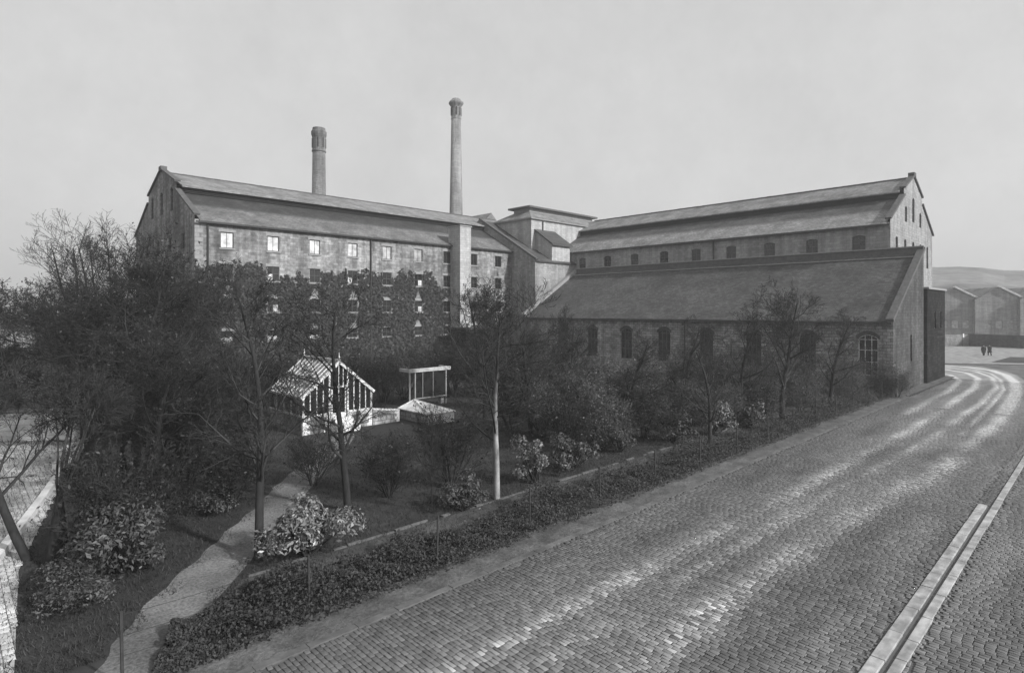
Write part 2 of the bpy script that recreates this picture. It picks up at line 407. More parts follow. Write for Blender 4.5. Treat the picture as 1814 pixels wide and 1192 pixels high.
joint = m_noise('sett_joint', .075, .11, 5, .95, .4)
sheet('road_bed', [(-20, -6), (80, -6), (80, 12.45), (-20, 12.45)], .012, joint)
setts('road', 0, 80, 3.74, 12.4, .22, .115, .05, M['setts'], 1, wear_sheenf=wear_sheen)
setts('road', 28.75, 80, 3.36, 3.73, .19, .115, .05, M['setts'], 7, wear_sheenf=wear_sheen)
setts('footway', 8, 80, -2, 3.06, .2, .11, .05, M['setts'], 2)
# beyond the bend the road swings away round the end of the buildings
def m_farroad():
    m, n, l, p = newmat('far_setts')
    g = n.new('ShaderNodeNewGeometry'); w = n.new('ShaderNodeAttribute'); w.attribute_name = 'wear_sheen'
    nn = n.new('ShaderNodeTexNoise'); nn.inputs['Scale'].default_value = 3.; nn.inputs['Detail'].default_value = 8; nn.inputs['Roughness'].default_value = .75
    l.new(g.outputs['Position'], nn.inputs['Vector'])
    r = n.new('ShaderNodeMapRange'); r.inputs[1].default_value = .3; r.inputs[2].default_value = .7; r.inputs[3].default_value = .06; r.inputs[4].default_value = .13; l.new(nn.outputs[0], r.inputs[0])
    wm = n.new('ShaderNodeMath'); wm.operation = 'MULTIPLY_ADD'; wm.inputs[1].default_value = 3.6; wm.inputs[2].default_value = 1; l.new(w.outputs['Fac'], wm.inputs[0])  # tracks painted much lighter, as worn stone with sky sheen
    k = n.new('ShaderNodeMath'); k.operation = 'MULTIPLY'; l.new(r.outputs[0], k.inputs[0]); l.new(wm.outputs[0], k.inputs[1]); l.new(k.outputs[0], p.inputs['Base Color'])
    rr = n.new('ShaderNodeMapRange'); rr.inputs[3].default_value = .6; rr.inputs[4].default_value = .32; l.new(w.outputs['Fac'], rr.inputs[0]); l.new(rr.outputs[0], p.inputs['Roughness'])
    b = n.new('ShaderNodeBump'); b.inputs['Strength'].default_value = .5; b.inputs['Distance'].default_value = .05; l.new(nn.outputs[0], b.inputs['Height']); l.new(b.outputs[0], p.inputs['Normal'])
    return m
M['farroad'] = m_farroad()
grid_sheet('road_bend', 80, 104, 2, 50, .2, .03, M['farroad'],
           lambda x, y: (y < 13.4 + np.maximum(0, x - 81.3) * 12) & (y > np.interp(x, *RB)))
sheet('far_pavement', [(80, -14), (135, -14), (135, 60), (80, 60)], .015, m_noise('far_flags', .06, .12, 1.2, .85, .4, scale2=.4))
# gutter of long smooth granite blocks beside the setts
def gutter():
    mb = MB(); rng = random.Random(3)
    for y0, y1, xa, xb in ((3.42, 3.7, 2, 28.7), (3.08, 3.3, 2, 80)):
        x = xa
        while x < xb:
            L = rng.uniform(1.0, 1.7); dz = rng.uniform(-.006, .006)
            n = len(mb.v); mb.box(x, min(x + L, xb) - .02, y0 + rng.uniform(-.01, .01), y1, 0, .062 + dz); x += L
    m = m_noise('worn_granite', .18, .4, .9, .38, .25, stretch=(.6, 3, 1), scale2=3., spec=.5)
    o = part('gutter', mb, m); tag(o, kind='structure')
    b = o.modifiers.new('b', 'BEVEL'); b.width = .015; b.segments = 2
gutter()
# pavement and kerb on the garden side
mb = MB(); x = -6; rng = random.Random(5)
while x < 60:
    L = rng.uniform(.8, 1.3); mb.box(x, x + L - .015, 12.42, 12.62, 0, .058 + rng.uniform(-.006, .006)); x += L
o = part('kerb', mb, m_noise('kerb_stone', .07, .13, 3, .8, .3, scale2=.8)); tag(o, kind='structure')
sheet('pavement', [(-6, 12.62), (82, 12.62), (82, 13.75), (-6, 13.75)], .054, m_noise('trodden_earth', .045, .13, 11, .95, .9, scale2=1.1, dist=.04))
# garden path of gravel
def ribbon(name, pts, widths, z, mat, n=60):
    P = np.array(pts, float); t = np.linspace(0, len(P) - 1, n); i = np.minimum(t.astype(int), len(P) - 2); f = t - i
    def cr(A):
        A = np.vstack([2 * A[0] - A[1], A, 2 * A[-1] - A[-2]])
        p0, p1, p2, p3 = A[i], A[i + 1], A[i + 2], A[i + 3]; g = f[:, None]
        return .5 * (2 * p1 + (p2 - p0) * g + (2 * p0 - 5 * p1 + 4 * p2 - p3) * g ** 2 + (3 * p1 - p0 - 3 * p2 + p3) * g ** 3)
    C = cr(P); W = np.interp(t, range(len(widths)), widths)
    T = np.gradient(C, axis=0); T /= np.hypot(*T.T)[:, None]; N = np.stack([-T[:, 1], T[:, 0]], 1)
    wob = 1 + .08 * np.sin(np.arange(n) * 1.7) + .05 * np.sin(np.arange(n) * .6)
    A = C + N * (W * wob / 2)[:, None]; B = C - N * (W / 2)[:, None]
    mb = MB()
    for k in range(n - 1): mb.quad((*A[k], z), (*B[k], z), (*B[k + 1], z), (*A[k + 1], z))
    return tag(part(name, mb, mat), kind='structure')
PATH = [(2.7, 13.3), (3.5, 15.4), (5.9, 18.5), (8.2, 21.2), (10.6, 24.2), (13.2, 27.4), (15.6, 30.0), (17.6, 32.6)]
ribbon('garden_path', PATH, [1.5, 1.6, 1.7, 1.6, 1.5, 1.4, 1.3, 1.3], .012, M['gravel'])

# ------------------------------------------------------------------ walls with openings
def wall(mb, P, u0, u1, bot, top, ops, depth=.28, extra=()):
    """ops: (ua, ub, za, zb, rise) - rise > 0 gives a segmental arch"""
    cuts = {u0, u1, *extra}
    for ua, ub, za, zb, rise in ops:
        k = 8 if rise else 1
        cuts |= {ua + (ub - ua) * i / k for i in range(k + 1)}
    cuts = sorted(c for c in cuts if u0 - 1e-6 <= c <= u1 + 1e-6)
    cuts = [c for i, c in enumerate(cuts) if i == 0 or c - cuts[i - 1] > 1e-5]
    fb = bot if callable(bot) else (lambda u: bot); ft = top if callable(top) else (lambda u: top)
    def zt(op, u):
        ua, ub, za, zb, rise = op
        if not rise: return zb
        t = (u - (ua + ub) / 2) / ((ub - ua) / 2); return zb - rise * min(1, t * t)
    for a, b in zip(cuts, cuts[1:]):
        mid = (a + b) / 2; e = 1e-6
        ca, cb = fb(a + e), fb(b - e)
        for op in sorted([o for o in ops if o[0] < mid < o[1]], key=lambda o: o[2]):
            mb.quad(P(a, ca, 0), P(b, cb, 0), P(b, op[2], 0), P(a, op[2], 0))
            ca, cb = zt(op, a), zt(op, b)
            mb.quad(P(a, ca, 0), P(b, cb, 0), P(b, cb, depth), P(a, ca, depth))
        mb.quad(P(a, ca, 0), P(b, cb, 0), P(b, ft(b - e), 0), P(a, ft(a + e), 0))
    for op in ops:
        ua, ub, za, zb, rise = op
        for u in (ua, ub): mb.quad(P(u, za, 0), P(u, zb - rise, 0), P(u, zb - rise, depth), P(u, za, depth))
        mb.quad(P(ua, za, 0), P(ub, za, 0), P(ub, za, depth), P(ua, za, depth))
    return mb

def PX(y): return lambda u, z, d: (u, y + d, z)          # wall along x, facing the street
def PY(x): return lambda u, z, d: (x + d, u, z)          # wall along y, facing the garden

_win = {}
def window(parent, w, h, loc, facing, pane='glass', frame='darkwood', style='sash', rise=0, pale_panes=(), name='window', trim=None):
    """loc: middle of the opening's foot on the wall face. facing 'y' (street) or 'x' (garden)"""
    key = (round(w, 3), round(h, 3), pane, frame, style, rise)
    if key not in _win:
        mb = MB(); t = .07; d0, d1 = .1, .17
        zl = h - rise
        mb.box(-w / 2, -w / 2 + t, d0, d1, 0, zl).box(w / 2 - t, w / 2, d0, d1, 0, zl)
        mb.box(-w / 2 + t, w / 2 - t, d0, d1, 0, t)
        if rise:
            k = 8
            for i in range(k):
                xa = -w / 2 + w * i / k; xb = xa + w / k
                za = h - rise * (2 * xa / w) ** 2; zb = h - rise * (2 * xb / w) ** 2
                mb.beam((xa, (d0 + d1) / 2, za - t / 2), (xb, (d0 + d1) / 2, zb - t / 2), d1 - d0 - .004, t)
        else: mb.box(-w / 2 + t, w / 2 - t, d0, d1, h - t, h)
        tt = .045
        xs = [0] if style in ('sash', 'pair') else [-w / 6, w / 6] if style == 'tall' else []
        zs_ = [] if style == 'pair' else [h / 2] if style == 'sash' else [h * .33, h * .62, zl - .1] if style == 'tall' else [h / 3, 2 * h / 3]
        for x_ in xs: mb.box(x_ - tt / 2, x_ + tt / 2, d0 + .012, d1 - .012, t, h - t - rise * (2 * x_ / w) ** 2)
        for z_ in zs_: mb.box(-w / 2 + t, w / 2 - t, d0 + .016, d1 - .016, z_ - tt / 2, z_ + tt / 2)
        fm = bpy.data.meshes.new('window'); fm.from_pydata(mb.v, [], mb.f); fm.materials.append(M[frame])
        pb = MB(); pb.quad(*[(x_, d1 - .03, z_) for x_, z_ in
              ([(-w / 2, 0), (w / 2, 0)] + [(w / 2 - w * i / 8, h - rise * (1 - 2 * i / 8) ** 2) for i in range(9)])])
        pm = bpy.data.meshes.new('pane'); pm.from_pydata(pb.v, [], pb.f); pm.materials.append(M[pane])
        _win[key] = (fm, pm)
    fm, pm = _win[key]
    o = bpy.data.objects.new(name, fm); col.objects.link(o); o.parent = parent
    o.location = Vector(loc) - wloc(parent); o.rotation_euler = (0, 0, 0 if facing == 'y' else -math.pi / 2)
    p = bpy.data.objects.new('pane', pm); col.objects.link(p); p.parent = o
    for nm, bx in ({'stone': (('lintel', (-w / 2 - .2, w / 2 + .2, -.035, .09, h + .004, h + .3)), ('sill', (-w / 2 - .15, w / 2 + .15, -.09, .09, -.16, -.004)))}.get(trim, ())):
        kk = (nm, key)
        if kk not in _win:
            b3 = MB().box(*bx); me = bpy.data.meshes.new(nm); me.from_pydata(b3.v, [], b3.f); me.materials.append(M['dressed']); _win[kk] = me
        q = bpy.data.objects.new(nm, _win[kk]); col.objects.link(q); q.parent = o
    if trim == 'arch':
        kk = ('arch', key)
        if kk not in _win:
            b3 = MB(); k_ = 12; pr = []
            for i in range(k_ + 1):
                x_ = -(w / 2 + .15) + (w + .3) * i / k_; pr.append((x_, h - rise * min(1.3, (2 * x_ / w) ** 2)))
            for (xa, za), (xb, zb) in zip(pr, pr[1:]):
                for ya in (-.035, .09): b3.quad((xa, ya, za + .02), (xb, ya, zb + .02), (xb, ya, zb + .36), (xa, ya, za + .36))
                b3.quad((xa, -.035, za + .36), (xb, -.035, zb + .36), (xb, .09, zb + .36), (xa, .09, za + .36))
                b3.quad((xa, -.035, za + .02), (xb, -.035, zb + .02), (xb, .09, zb + .02), (xa, .09, za + .02))
            me = bpy.data.meshes.new('arch'); me.from_pydata(b3.v, [], b3.f); me.materials.append(M['sooty']); _win[kk] = me
        q = bpy.data.objects.new('arch', _win[kk]); col.objects.link(q); q.parent = o
    for (fx0, fx1, fz0, fz1) in pale_panes:  # pale panel over part of the pane
        bb = MB(); bb.box(w * (fx0 - .5), w * (fx1 - .5), .128, .136, h * fz0, h * fz1)
        me = bpy.data.meshes.new('pale_pane'); me.from_pydata(bb.v, [], bb.f); me.materials.append(M['pale_pane'])
        q = bpy.data.objects.new('pale_pane', me); col.objects.link(q); q.parent = o
    return o

# ------------------------------------------------------------------ the creeper-clad mill
MX0, MX1, MY0, MY1 = 18.4, 63.1, 65.0, 90.0
EV = 16.8
mill = thing('mill_building', 'long stone mill with creeper on its lower storeys and small sash windows', 'mill', (40, 77, 0))
cols_ = [21.5 + 4.85 * k for k in range(9)]
rows_ = [(4.2, 5.35), (7.3, 8.8), (10.75, 12.35), (14.05, 15.7)]
ops = [(c - .65, c + .65, z0, z1, 0) for c in cols_ for z0, z1 in rows_]
mb = wall(MB(), PX(MY0), MX0, MX1, 0, EV, ops)
mb.box(MX1 - .02, MX1, MY0, MY1, 0, EV)
mb.quad((MX0, MY1, 0), (MX1, MY1, 0), (MX1, MY1, EV), (MX0, MY1, EV))
# gable towards the lane
def mill_top(y):
    s = min(y - MY0, MY1 - y)
    return EV + .545 * s + .35 if s < 6.5 else 21.6 + (s - 6.5) * (2.3 / 6.0)
gops = [(y - .55, y + .55, 18.6, 21.2, .25) for y in (73.3, 77.5, 81.7)]
gops += [(y - .6, y + .6, z0, z1, 0) for y in (69, 74, 79, 84) for z0, z1 in rows_[1:]]
wall(mb, PY(MX0), MY0, MY1, 0, mill_top, gops, extra=(MY0 + 6.5, MY0 + 12.5, MY1 - 6.5))
part('wall', mb, M['mill'], mill)
# lintels, sills, corner stones
mb = MB()
for k in range(38):
    z = k * .44; L = .75 if k % 2 else .42
    mb.box(MX0 - .03, MX0 + L, MY0 - .03, MY0 + (.42 if k % 2 else .75), z, z + .42)
part('quoins', mb, M['dressed'], mill)
ridgeP = lambda u, z, t: (t, u, z)
mb = MB()
mb.extr([(MY0 - .35, 16.65), (MY0 + 6.7, 20.5), (MY0 + 6.7, 20.3), (MY0 - .3, 16.45)], MX0 + .4, MX1, ridgeP)
mb.extr([(MY1 + .35, 16.65), (MY1 - 6.7, 20.5), (MY1 - 6.7, 20.3), (MY1 + .3, 16.45)], MX0 + .4, MX1, ridgeP)
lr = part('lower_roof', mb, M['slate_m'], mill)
mb = MB().extr([(MY0 + 6.0, 21.15), (77.5, 23.6), (MY1 - 6.0, 21.15), (MY1 - 6.0, 21.0), (77.5, 23.4), (MY0 + 6.0, 21.0)], MX0 + .45, MX1 + 8, ridgeP)
part('upper_roof', mb, M['slate_up'], mill)
mb = MB(); mb.box(MX0 + .45, MX1 + 8, MY0 + 6.55, MY0 + 6.75, 20.3, 21.25); mb.box(MX0 + .45, MX1 + 8, MY1 - 6.75, MY1 - 6.55, 20.3, 21.25)
for k in range(4): mb.box(MX0 + .45, MX1 + 8, MY0 + 6.42, MY0 + 6.55, 20.5 + k * .17, 20.58 + k * .17)
part('vent_louvres', mb, M['vent'], mill)
mb = MB(); x = MX0 + .4
rng = random.Random(8)
while x < MX1 + 7.5: mb.beam((x, 77.5, 23.62 + rng.uniform(-.015, .015)), (x + .58, 77.5, 23.62 + rng.uniform(-.015, .015)), .34, .16); x += .6
part('ridge_tiles', mb, M['coping'], mill)
mb = MB()
for (ya, yb) in ((MY0 - .3, MY0 + 6.5), (MY0 + 6.5, 77.5), (77.5, MY1 - 6.5), (MY1 - 6.5, MY1 + .3)):
    e = 1e-4
    mb.beam((MX0 + .12, ya, mill_top(min(max(ya + e, MY0), MY1)) + .08), (MX0 + .12, yb, mill_top(min(max(yb - e, MY0), MY1)) + .08), .6, .2)
mb.box(MX0 - .2, MX0 + .45, 77.0, 78.0, 23.7, 24.25)
part('gable_coping', mb, M['coping'], mill)
mb = MB().beam((MX0, MY0 - .4, 16.5), (MX1, MY0 - .4, 16.5), .16, .16)
part('roof_gutter', mb, M['iron'], mill)
for x_ in (19.6, 38.5): part('downpipe', MB().bar((x_, MY0 - .14, .1), (x_, MY0 - .14, 16.4), .09, 6), M['iron'], mill)
rngw = random.Random(21)
for ci, c in enumerate(cols_):
    for ri, (z0, z1) in enumerate(rows_):
        bl = []
        if (ri, ci) in ((2, 1), (2, 3)): bl = [(.04, .46, .04, .48)]
        if (ri, ci) in ((1, 1),): bl = [(.5, .96, .04, .55)]
        if (ri, ci) in ((1, 5), (2, 5)): bl = [(.5, .96, .04, .5)]
        if ri == 0 and ci in (0, 1, 2): bl = [(.04, .96, .04, .42)]
        pn = 'glass' if ri < 3 else 'pale_pane' if ci < 4 else 'pale_glass' if ci < 6 else 'glass'  # top-row panes pale at the left, dark at the right
        st = 'pair' if ri == 3 else 'sash'
        window(mill, 1.3, z1 - z0, (c, MY0, z0), 'y', pn, style=st, pale_panes=bl, trim='stone')
for y, z0, z1, w in [(y, 18.6, 21.2, 1.1) for y in (73.3, 77.5, 81.7)]:
    window(mill, w, z1 - z0, (MX0, y, z0), 'x', 'glass', rise=.25, style='slit')
for y in (69, 74, 79, 84):
    for z0, z1 in rows_[1:]: window(mill, 1.2, z1 - z0, (MX0, y, z0), 'x', 'glass')
# square flue shaft standing out from the wall
mb = MB().box(51.2, 53.15, 62.9, 65.5, 0, 19.1)
fl = part('flue_shaft', mb, M['pale'], mill)
part('flue_cap', MB().box(51.1, 53.25, 62.8, 65.6, 19.1, 19.28), M['dressed'], fl)

# ------------------------------------------------------------------ tower block in the corner, with its wing and hoist housing
tw = thing('tower_block', 'pale corner tower with hipped vented roof and lean-to hoist housing between the two mills', 'tower', (70, 66, 0))
def wing_top(y): return 15.0 + (y - 60) * .575 + .2 if y < 72.5 else 22.4 - (y - 72.5) * .575
mb = wall(MB(), PX(60.0), 63.1, 72.6, 0, 14.9, [])
wall(mb, PY(63.1), 60.0, 85.0, 0, wing_top, [], extra=(72.5,))
part('wing_wall', mb, M['malt'], tw)
mb = MB().extr([(59.75, 14.9), (72.5, 22.2), (85, 15.0), (85, 14.8), (72.5, 22.0), (59.75, 14.7)], 63.4, 72.6, ridgeP)
part('wing_roof', mb, M['slate_s'], tw)
mb = MB().beam((63.2, 59.7, 15.1), (63.2, 72.5, 22.45), .55, .28)
part('wing_coping', mb, M['coping'], tw)
mb = MB().beam((63.0, 59.85, 14.82), (72.4, 59.85, 14.82), .14, .14)
part('wing_gutter', mb, M['iron'], tw)
TX0, TX1, TY0, TY1 = 66.0, 86.0, 63.6, 72.0
mb = MB().box(TX0, TX1, TY0, TY1, 14, 21.8); part('wall', mb, M['pale'], tw)
part('eaves_board', MB().box(TX0 - .35, TX1 + .35, TY0 - .35, TY1 + .35, 21.803, 22.0), M['dressed'], tw)
mb = MB(); a = [(TX0 - .4, TY0 - .4), (TX1 + .4, TY0 - .4), (TX1 + .4, TY1 + .4), (TX0 - .4, TY1 + .4)]; b = [(68.0, 65.9), (84, 65.9), (84, 69.3), (68.0, 69.3)]
for i in range(4):
    j = (i + 1) % 4; mb.quad((*a[i], 22.003), (*a[j], 22.003), (*b[j], 23.5), (*b[i], 23.5))
part('hipped_roof', mb, M['slate_up'], tw)
part('roof_vent', MB().box(67.9, 84.1, 65.8, 69.4, 23.3, 24.0), M['dressed'], tw)
part('vent_cap', MB().box(67.2, 84.8, 65.1, 70.1, 24.0, 24.28), M['coping'], tw)
part('downpipe', MB().bar((68.6, TY0 - .12, 14), (68.6, TY0 - .12, 21.7), .09, 6), M['iron'], tw)
hz = part('hoist_housing', MB().extr([(60.15, 14.2), (60.15, 17.6), (TY0 - .01, 20.0), (TY0 - .01, 14.2)], 67.0, 71.2, ridgeP), M['pale'], tw)
part('housing_roof', MB().extr([(59.75, 17.45), (59.75, 17.68), (TY0 - .01, 20.28), (TY0 - .01, 20.05)], 66.7, 71.5, ridgeP), M['slate_s'], hz)

# ------------------------------------------------------------------ the malting with the pale gable
BX0, BX1, BY0, BY1 = 72.3, 92.6, 16.7, 63.55
malt = thing('malting_building', 'long malting with pale windowed gable and vented slate roof behind the lean-to shed', 'malting', (82, 40, 0))
wy = [19.7 + 4.85 * k for k in range(9)]
ops = [(y - .65, y + .65, 14.0, 15.75, .15) for y in wy]
mb = wall(MB(), PY(BX0), BY0, BY1, 0, EV + .1, ops)
def malt_top(x):
    s = min(x - BX0, BX1 - x)
    return 16.9 + .58 * s + .3 if s < 5.7 else 21.35 + (s - 5.7) * (2.0 / 4.45)
gops = [(x - .5, x + .5, 12.8, 15.6, .2) for x in (74.9, 78.6, 82.4, 86.1, 89.8)] + [(79 - .5, 79.5, 17.6, 19.4, .2), (82.45 - .55, 83, 17.9, 20.8, .3), (86 - .5, 86.5, 17.6, 19.4, .2)]
wall(mb, PX(BY0), BX0, BX1, 0, malt_top, gops, extra=(BX0 + 5.7, 82.45, BX1 - 5.7))
mb.quad((BX1, BY0, 0), (BX1, BY1, 0), (BX1, BY1, 16.9), (BX1, BY0, 16.9))
part('wall', mb, M['malt'], malt)
for y in wy: window(malt, 1.3, 1.75, (BX0, y, 14.0), 'x', 'glass', rise=.15)
for (xa, xb, z0, z1, r) in gops: window(malt, xb - xa, z1 - z0, ((xa + xb) / 2, BY0, z0), 'y', 'glass', rise=r, style='slit')
rP = lambda u, z, t: (u, t, z)
mb = MB()
mb.extr([(BX0 - .35, 16.75), (BX0 + 5.9, 20.3), (BX0 + 5.9, 20.1), (BX0 - .3, 16.55)], BY0 + .35, BY1, rP)
mb.extr([(BX1 + .35, 16.75), (BX1 - 5.9, 20.3), (BX1 - 5.9, 20.1), (BX1 + .3, 16.55)], BY0 + .35, BY1, rP)
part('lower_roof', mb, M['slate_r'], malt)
mb = MB().extr([(BX0 + 5.3, 20.95), (82.45, 23.2), (BX1 - 5.3, 20.95), (BX1 - 5.3, 20.8), (82.45, 23.0), (BX0 + 5.3, 20.8)], BY0 + .4, BY1 + 2, rP)
part('upper_roof', mb, M['slate_up'], malt)
mb = MB().box(BX0 + 5.75, BX0 + 5.95, BY0 + .4, BY1, 20.1, 21.05).box(BX1 - 5.95, BX1 - 5.75, BY0 + .4, BY1, 20.1, 21.05)
for k in range(4): mb.box(BX0 + 5.62, BX0 + 5.75, BY0 + .4, BY1, 20.3 + k * .17, 20.38 + k * .17)
part('vent_louvres', mb, M['vent'], malt)
mb = MB(); y = BY0 + .4
while y < BY1: mb.beam((82.45, y, 23.22 + rng.uniform(-.015, .015)), (82.45, y + .58, 23.22 + rng.uniform(-.015, .015)), .34, .16); y += .6
part('ridge_tiles', mb, M['coping'], malt)
mb = MB()
for (xa, xb) in ((BX0 - .3, BX0 + 5.7), (BX0 + 5.7, 82.45), (82.45, BX1 - 5.7), (BX1 - 5.7, BX1 + .3)):
    e = 1e-4
    mb.beam((xa, BY0 + .12, malt_top(min(max(xa + e, BX0), BX1)) + .08), (xb, BY0 + .12, malt_top(min(max(xb - e, BX0), BX1)) + .08), .6, .2)
mb.box(82.0, 82.9, BY0 - .2, BY0 + .45, 23.3, 23.75)
part('gable_coping', mb, M['coping'], malt)
part('roof_gutter', MB().beam((BX0 - .4, BY0, 16.6), (BX0 - .4, 60, 16.6), .16, .16), M['iron'], malt)
part('downpipe', MB().bar((BX0 - .12, 36.6, 13), (BX0 - .12, 36.6, 16.5), .08, 6), M['iron'], malt)

# ------------------------------------------------------------------ lean-to shed with arched windows
SX0, SX1, SY0, SY1 = 60.4, 72.25, 13.75, 59.5
shed = thing('lean_to_shed', 'low stone shed with broad slate lean-to roof and tall arched windows', 'shed', (66, 36, 0))
sy = [15.7 + 5.25 * k for k in range(7)]
sops = [(y - .8, y + .8, 1.6, 5.3, .35) for y in sy] + [(51.6, 53.2, 0, 5.3, .35)]
mb = wall(MB(), PY(SX0), SY0, SY1, 0, 6.7, sops)
def shed_top(x): return 6.7 + (x - SX0) * (6.7 / 11.85)
part('gable_wall', wall(MB(), PX(SY0), SX0, SX1, 0, shed_top, [(66.6, 67.3, 2.6, 5.2, .15)]), M['sooty'], shed)
wall(mb, PX(SY1), SX0, SX1, 0, shed_top, [])
part('wall', mb, M['shed'], shed)
for i, y in enumerate(sy): window(shed, 1.6, 3.7, (SX0, y, 1.6), 'x', 'glass', 'white' if i == 0 else 'darkwood', 'tall', .35, trim='arch')
dr = part('door', MB().box(SX0 + .14, SX0 + .2, 51.6, 53.2, 0, 5.3), M['darkwood'], shed)
window(shed, .7, 2.6, (66.95, SY0, 2.6), 'y', 'glass', rise=.15, style='slit')
mb = MB().extr([(SX0 - .45, 6.5), (SX1, 13.62), (SX1, 13.38), (SX0 - .4, 6.3)], SY0 + .4, SY1 - .1, rP)
part('roof', mb, M['slate_s'], shed)
mb = MB().beam((SX0 - .45, SY0 + .15, 6.62), (SX1, SY0 + .15, 13.85), .62, .3)
part('gable_coping', mb, M['coping'], shed)
mb = MB().beam((SX0 - .3, SY1, 6.85), (SX1, SY1, 13.95), .6, .45)
part('far_coping', mb, M['dressed'], shed)
mb = MB().box(SX1 - .5, SX1 + .02, SY0 - .05, SY1, 13.3, 13.98); part('parapet', mb, M['coping'], shed)
part('parapet_capping', MB().box(SX1 - .62, SX1 + .03, SY0 - .12, SY1, 13.983, 14.1), M['dressed'], shed)
part('lead_flashing', MB().beam((SX1 - 1.3, SY0 + .4, 12.98), (SX1 - 1.3, SY1, 12.98), .2, .12), M['dressed'], shed)
part('roof_gutter', MB().beam((SX0 - .5, SY0, 6.35), (SX0 - .5, SY1, 6.35), .16, .16), M['iron'], shed)
part('downpipe', MB().bar((SX0 - .12, 34, .1), (SX0 - .12, 34, 6.3), .08, 6), M['iron'], shed)

# dark block at the bend
blk = thing('end_block', 'dark tarred flat roofed block at the road bend beside the shed gable', 'building', (76.7, 15, 0))
mb = wall(MB(), PX(13.45), 72.35, 81.2, 0, 9.7, [(75.6, 76.5, 5.6, 7.4, 0), (78.4, 79.3, 5.6, 7.4, 0)])
mb.quad((81.2, 13.45, 0), (81.2, 16.6, 0), (81.2, 16.6, 9.7), (81.2, 13.45, 9.7)); mb.quad((72.35, 13.45, 0), (72.35, 16.6, 0), (72.35, 16.6, 9.7), (72.35, 13.45, 9.7))
part('wall', mb, M['tar'], blk)
for x_ in (76.05, 78.85): window(blk, .9, 1.8, (x_, 13.45, 5.6), 'y', 'glass', 'darkwood')
part('roof', MB().box(72.3, 81.35, 13.3, 16.65, 9.7, 9.9), M['dressed'], blk)

oh = thing('outhouse', 'low dark flat roofed outhouse against the foot of the square flue shaft', 'outhouse', (52.5, 61, 0))
part('wall', MB().box(49.5, 56, 59.6, 62.85, 0, 5.0), M['tar'], oh)
part('roof', MB().box(49.3, 56.2, 59.4, 62.88, 5.0, 5.22), M['coping'], oh)

# ------------------------------------------------------------------ chimneys and the roof peak behind
def chimney(label, u, Y, r0, r1, z, head, mat):
    x, y = at(u, Y); t = thing('factory_chimney', label, 'chimney', (x, y, 0))
    hz_ = z - head
    part('shaft', MB().lathe([(r0 * 1.12, 0), (r0 * 1.08, 4), (r0, 18), (r1, hz_)], x, y, 28), mat, t, True)
    k = head / 5; slim = r1 < 1.1
    if slim: prof = [(r1, hz_), (r1 * 1.1, hz_ + .04), (r1 * 1.1, hz_ + .2), (r1 * 1.02, hz_ + .3), (r1 * 1.04, hz_ + 3 * k), (r1 * 1.5, hz_ + 3.7 * k), (r1 * 1.58, hz_ + 4.0 * k), (r1 * 1.5, hz_ + 4.3 * k), (r1 * 1.0, hz_ + 4.75 * k), (r1 * .9, z), (r1 * .65, z), (r1 * .65, z - 1)]
    else: prof = [(r1, hz_), (r1 * 1.12, hz_ + .1), (r1 * 1.12, hz_ + .35), (r1 * 1.04, hz_ + .45), (r1 * 1.05, hz_ + 3 * k), (r1 * 1.2, hz_ + 3.6 * k), (r1 * 1.22, hz_ + 4.2 * k), (r1 * 1.05, hz_ + 4.5 * k), (r1 * .98, z), (r1 * .7, z), (r1 * .7, z - 1)]
    part('cap', MB().lathe(prof, x, y, 8 if slim else 20), mat, t)
    for i in range(8):
        a_ = i * math.pi / 4 + .2; rr = r1 * 1.03
        part('cap_slot', MB().beam((x + rr * math.cos(a_), y + rr * math.sin(a_), hz_ + .9 * k), (x + rr * math.cos(a_), y + rr * math.sin(a_), hz_ + 2.9 * k), .22, .12), M['vent'], t)
    return t
chimney('shorter dark round chimney with heavy head behind the creeper clad mill', 565, 112, 1.42, 1.18, 42.2, 4.6, M['chim'])
chimney('taller pale slender chimney rising behind the square flue shaft', 808, 126, 1.62, 1.02, 52.8, 4.4, M['chim2'])
pk = thing('rear_building', 'small gabled roof peak showing behind the mill beside the tower', 'building', (*at(848, 130), 0))
x, y = pk.location[:2]
part('wall', MB().box(x - 3, x + 3, y - 4, y + 4, 0, 25.5), M['malt'], pk)
part('roof', MB().extr([(x - 3.3, 25.4), (x, 28.6), (x + 3.3, 25.4)], y - 4.2, y + 4.2, rP), M['slate_up'], pk)
part('roof_lantern', MB().box(x + 2.2, x + 4.4, y - 6, y - 4.3, 24, 27.2), M['dressed'], pk)

# ------------------------------------------------------------------ greenhouse, cold frame, glazed porch
GX0, GX1, GY0, GY1 = 15.55, 20.25, 34.0, 38.9
gm = (GX0 + GX1) / 2
gh = thing('greenhouse', 'white framed greenhouse with finials on a stone base in the garden', 'greenhouse', (gm, 36.4, 0))
mb = MB().box(GX0, gm - .6, GY0, GY0 + .25, 0, 1.05).box(gm + .6, GX1, GY0, GY0 + .25, 0, 1.05).box(GX0, GX0 + .25, GY0 + .25, GY1, 0, 1.05).box(GX1 - .25, GX1, GY0 + .25, GY1, 0, 1.05).box(GX0 + .25, GX1 - .25, GY1 - .25, GY1, 0, 1.05)
part('base_wall', mb, M['shed'], gh)
for x_, sg in ((GX0, 1), (gm - .6, -1), (gm + .6, 1), (GX1, -1)):
    mb = MB()
    for k in range(5):
        z = k * .21; w_ = .42 if k % 2 == 0 else .26
        xa, xb = sorted((x_ - sg * .02, x_ + sg * w_)); mb.box(xa, xb, GY0 - .03, GY0 + .2, z, z + .21)
    part('quoin', mb, M['white'], gh)
fr = MB(); t = .07; e_z, r_z = 2.25, 4.25
def gz(x): return e_z + (r_z - e_z) * (1 - abs(x - gm) / (gm - GX0))
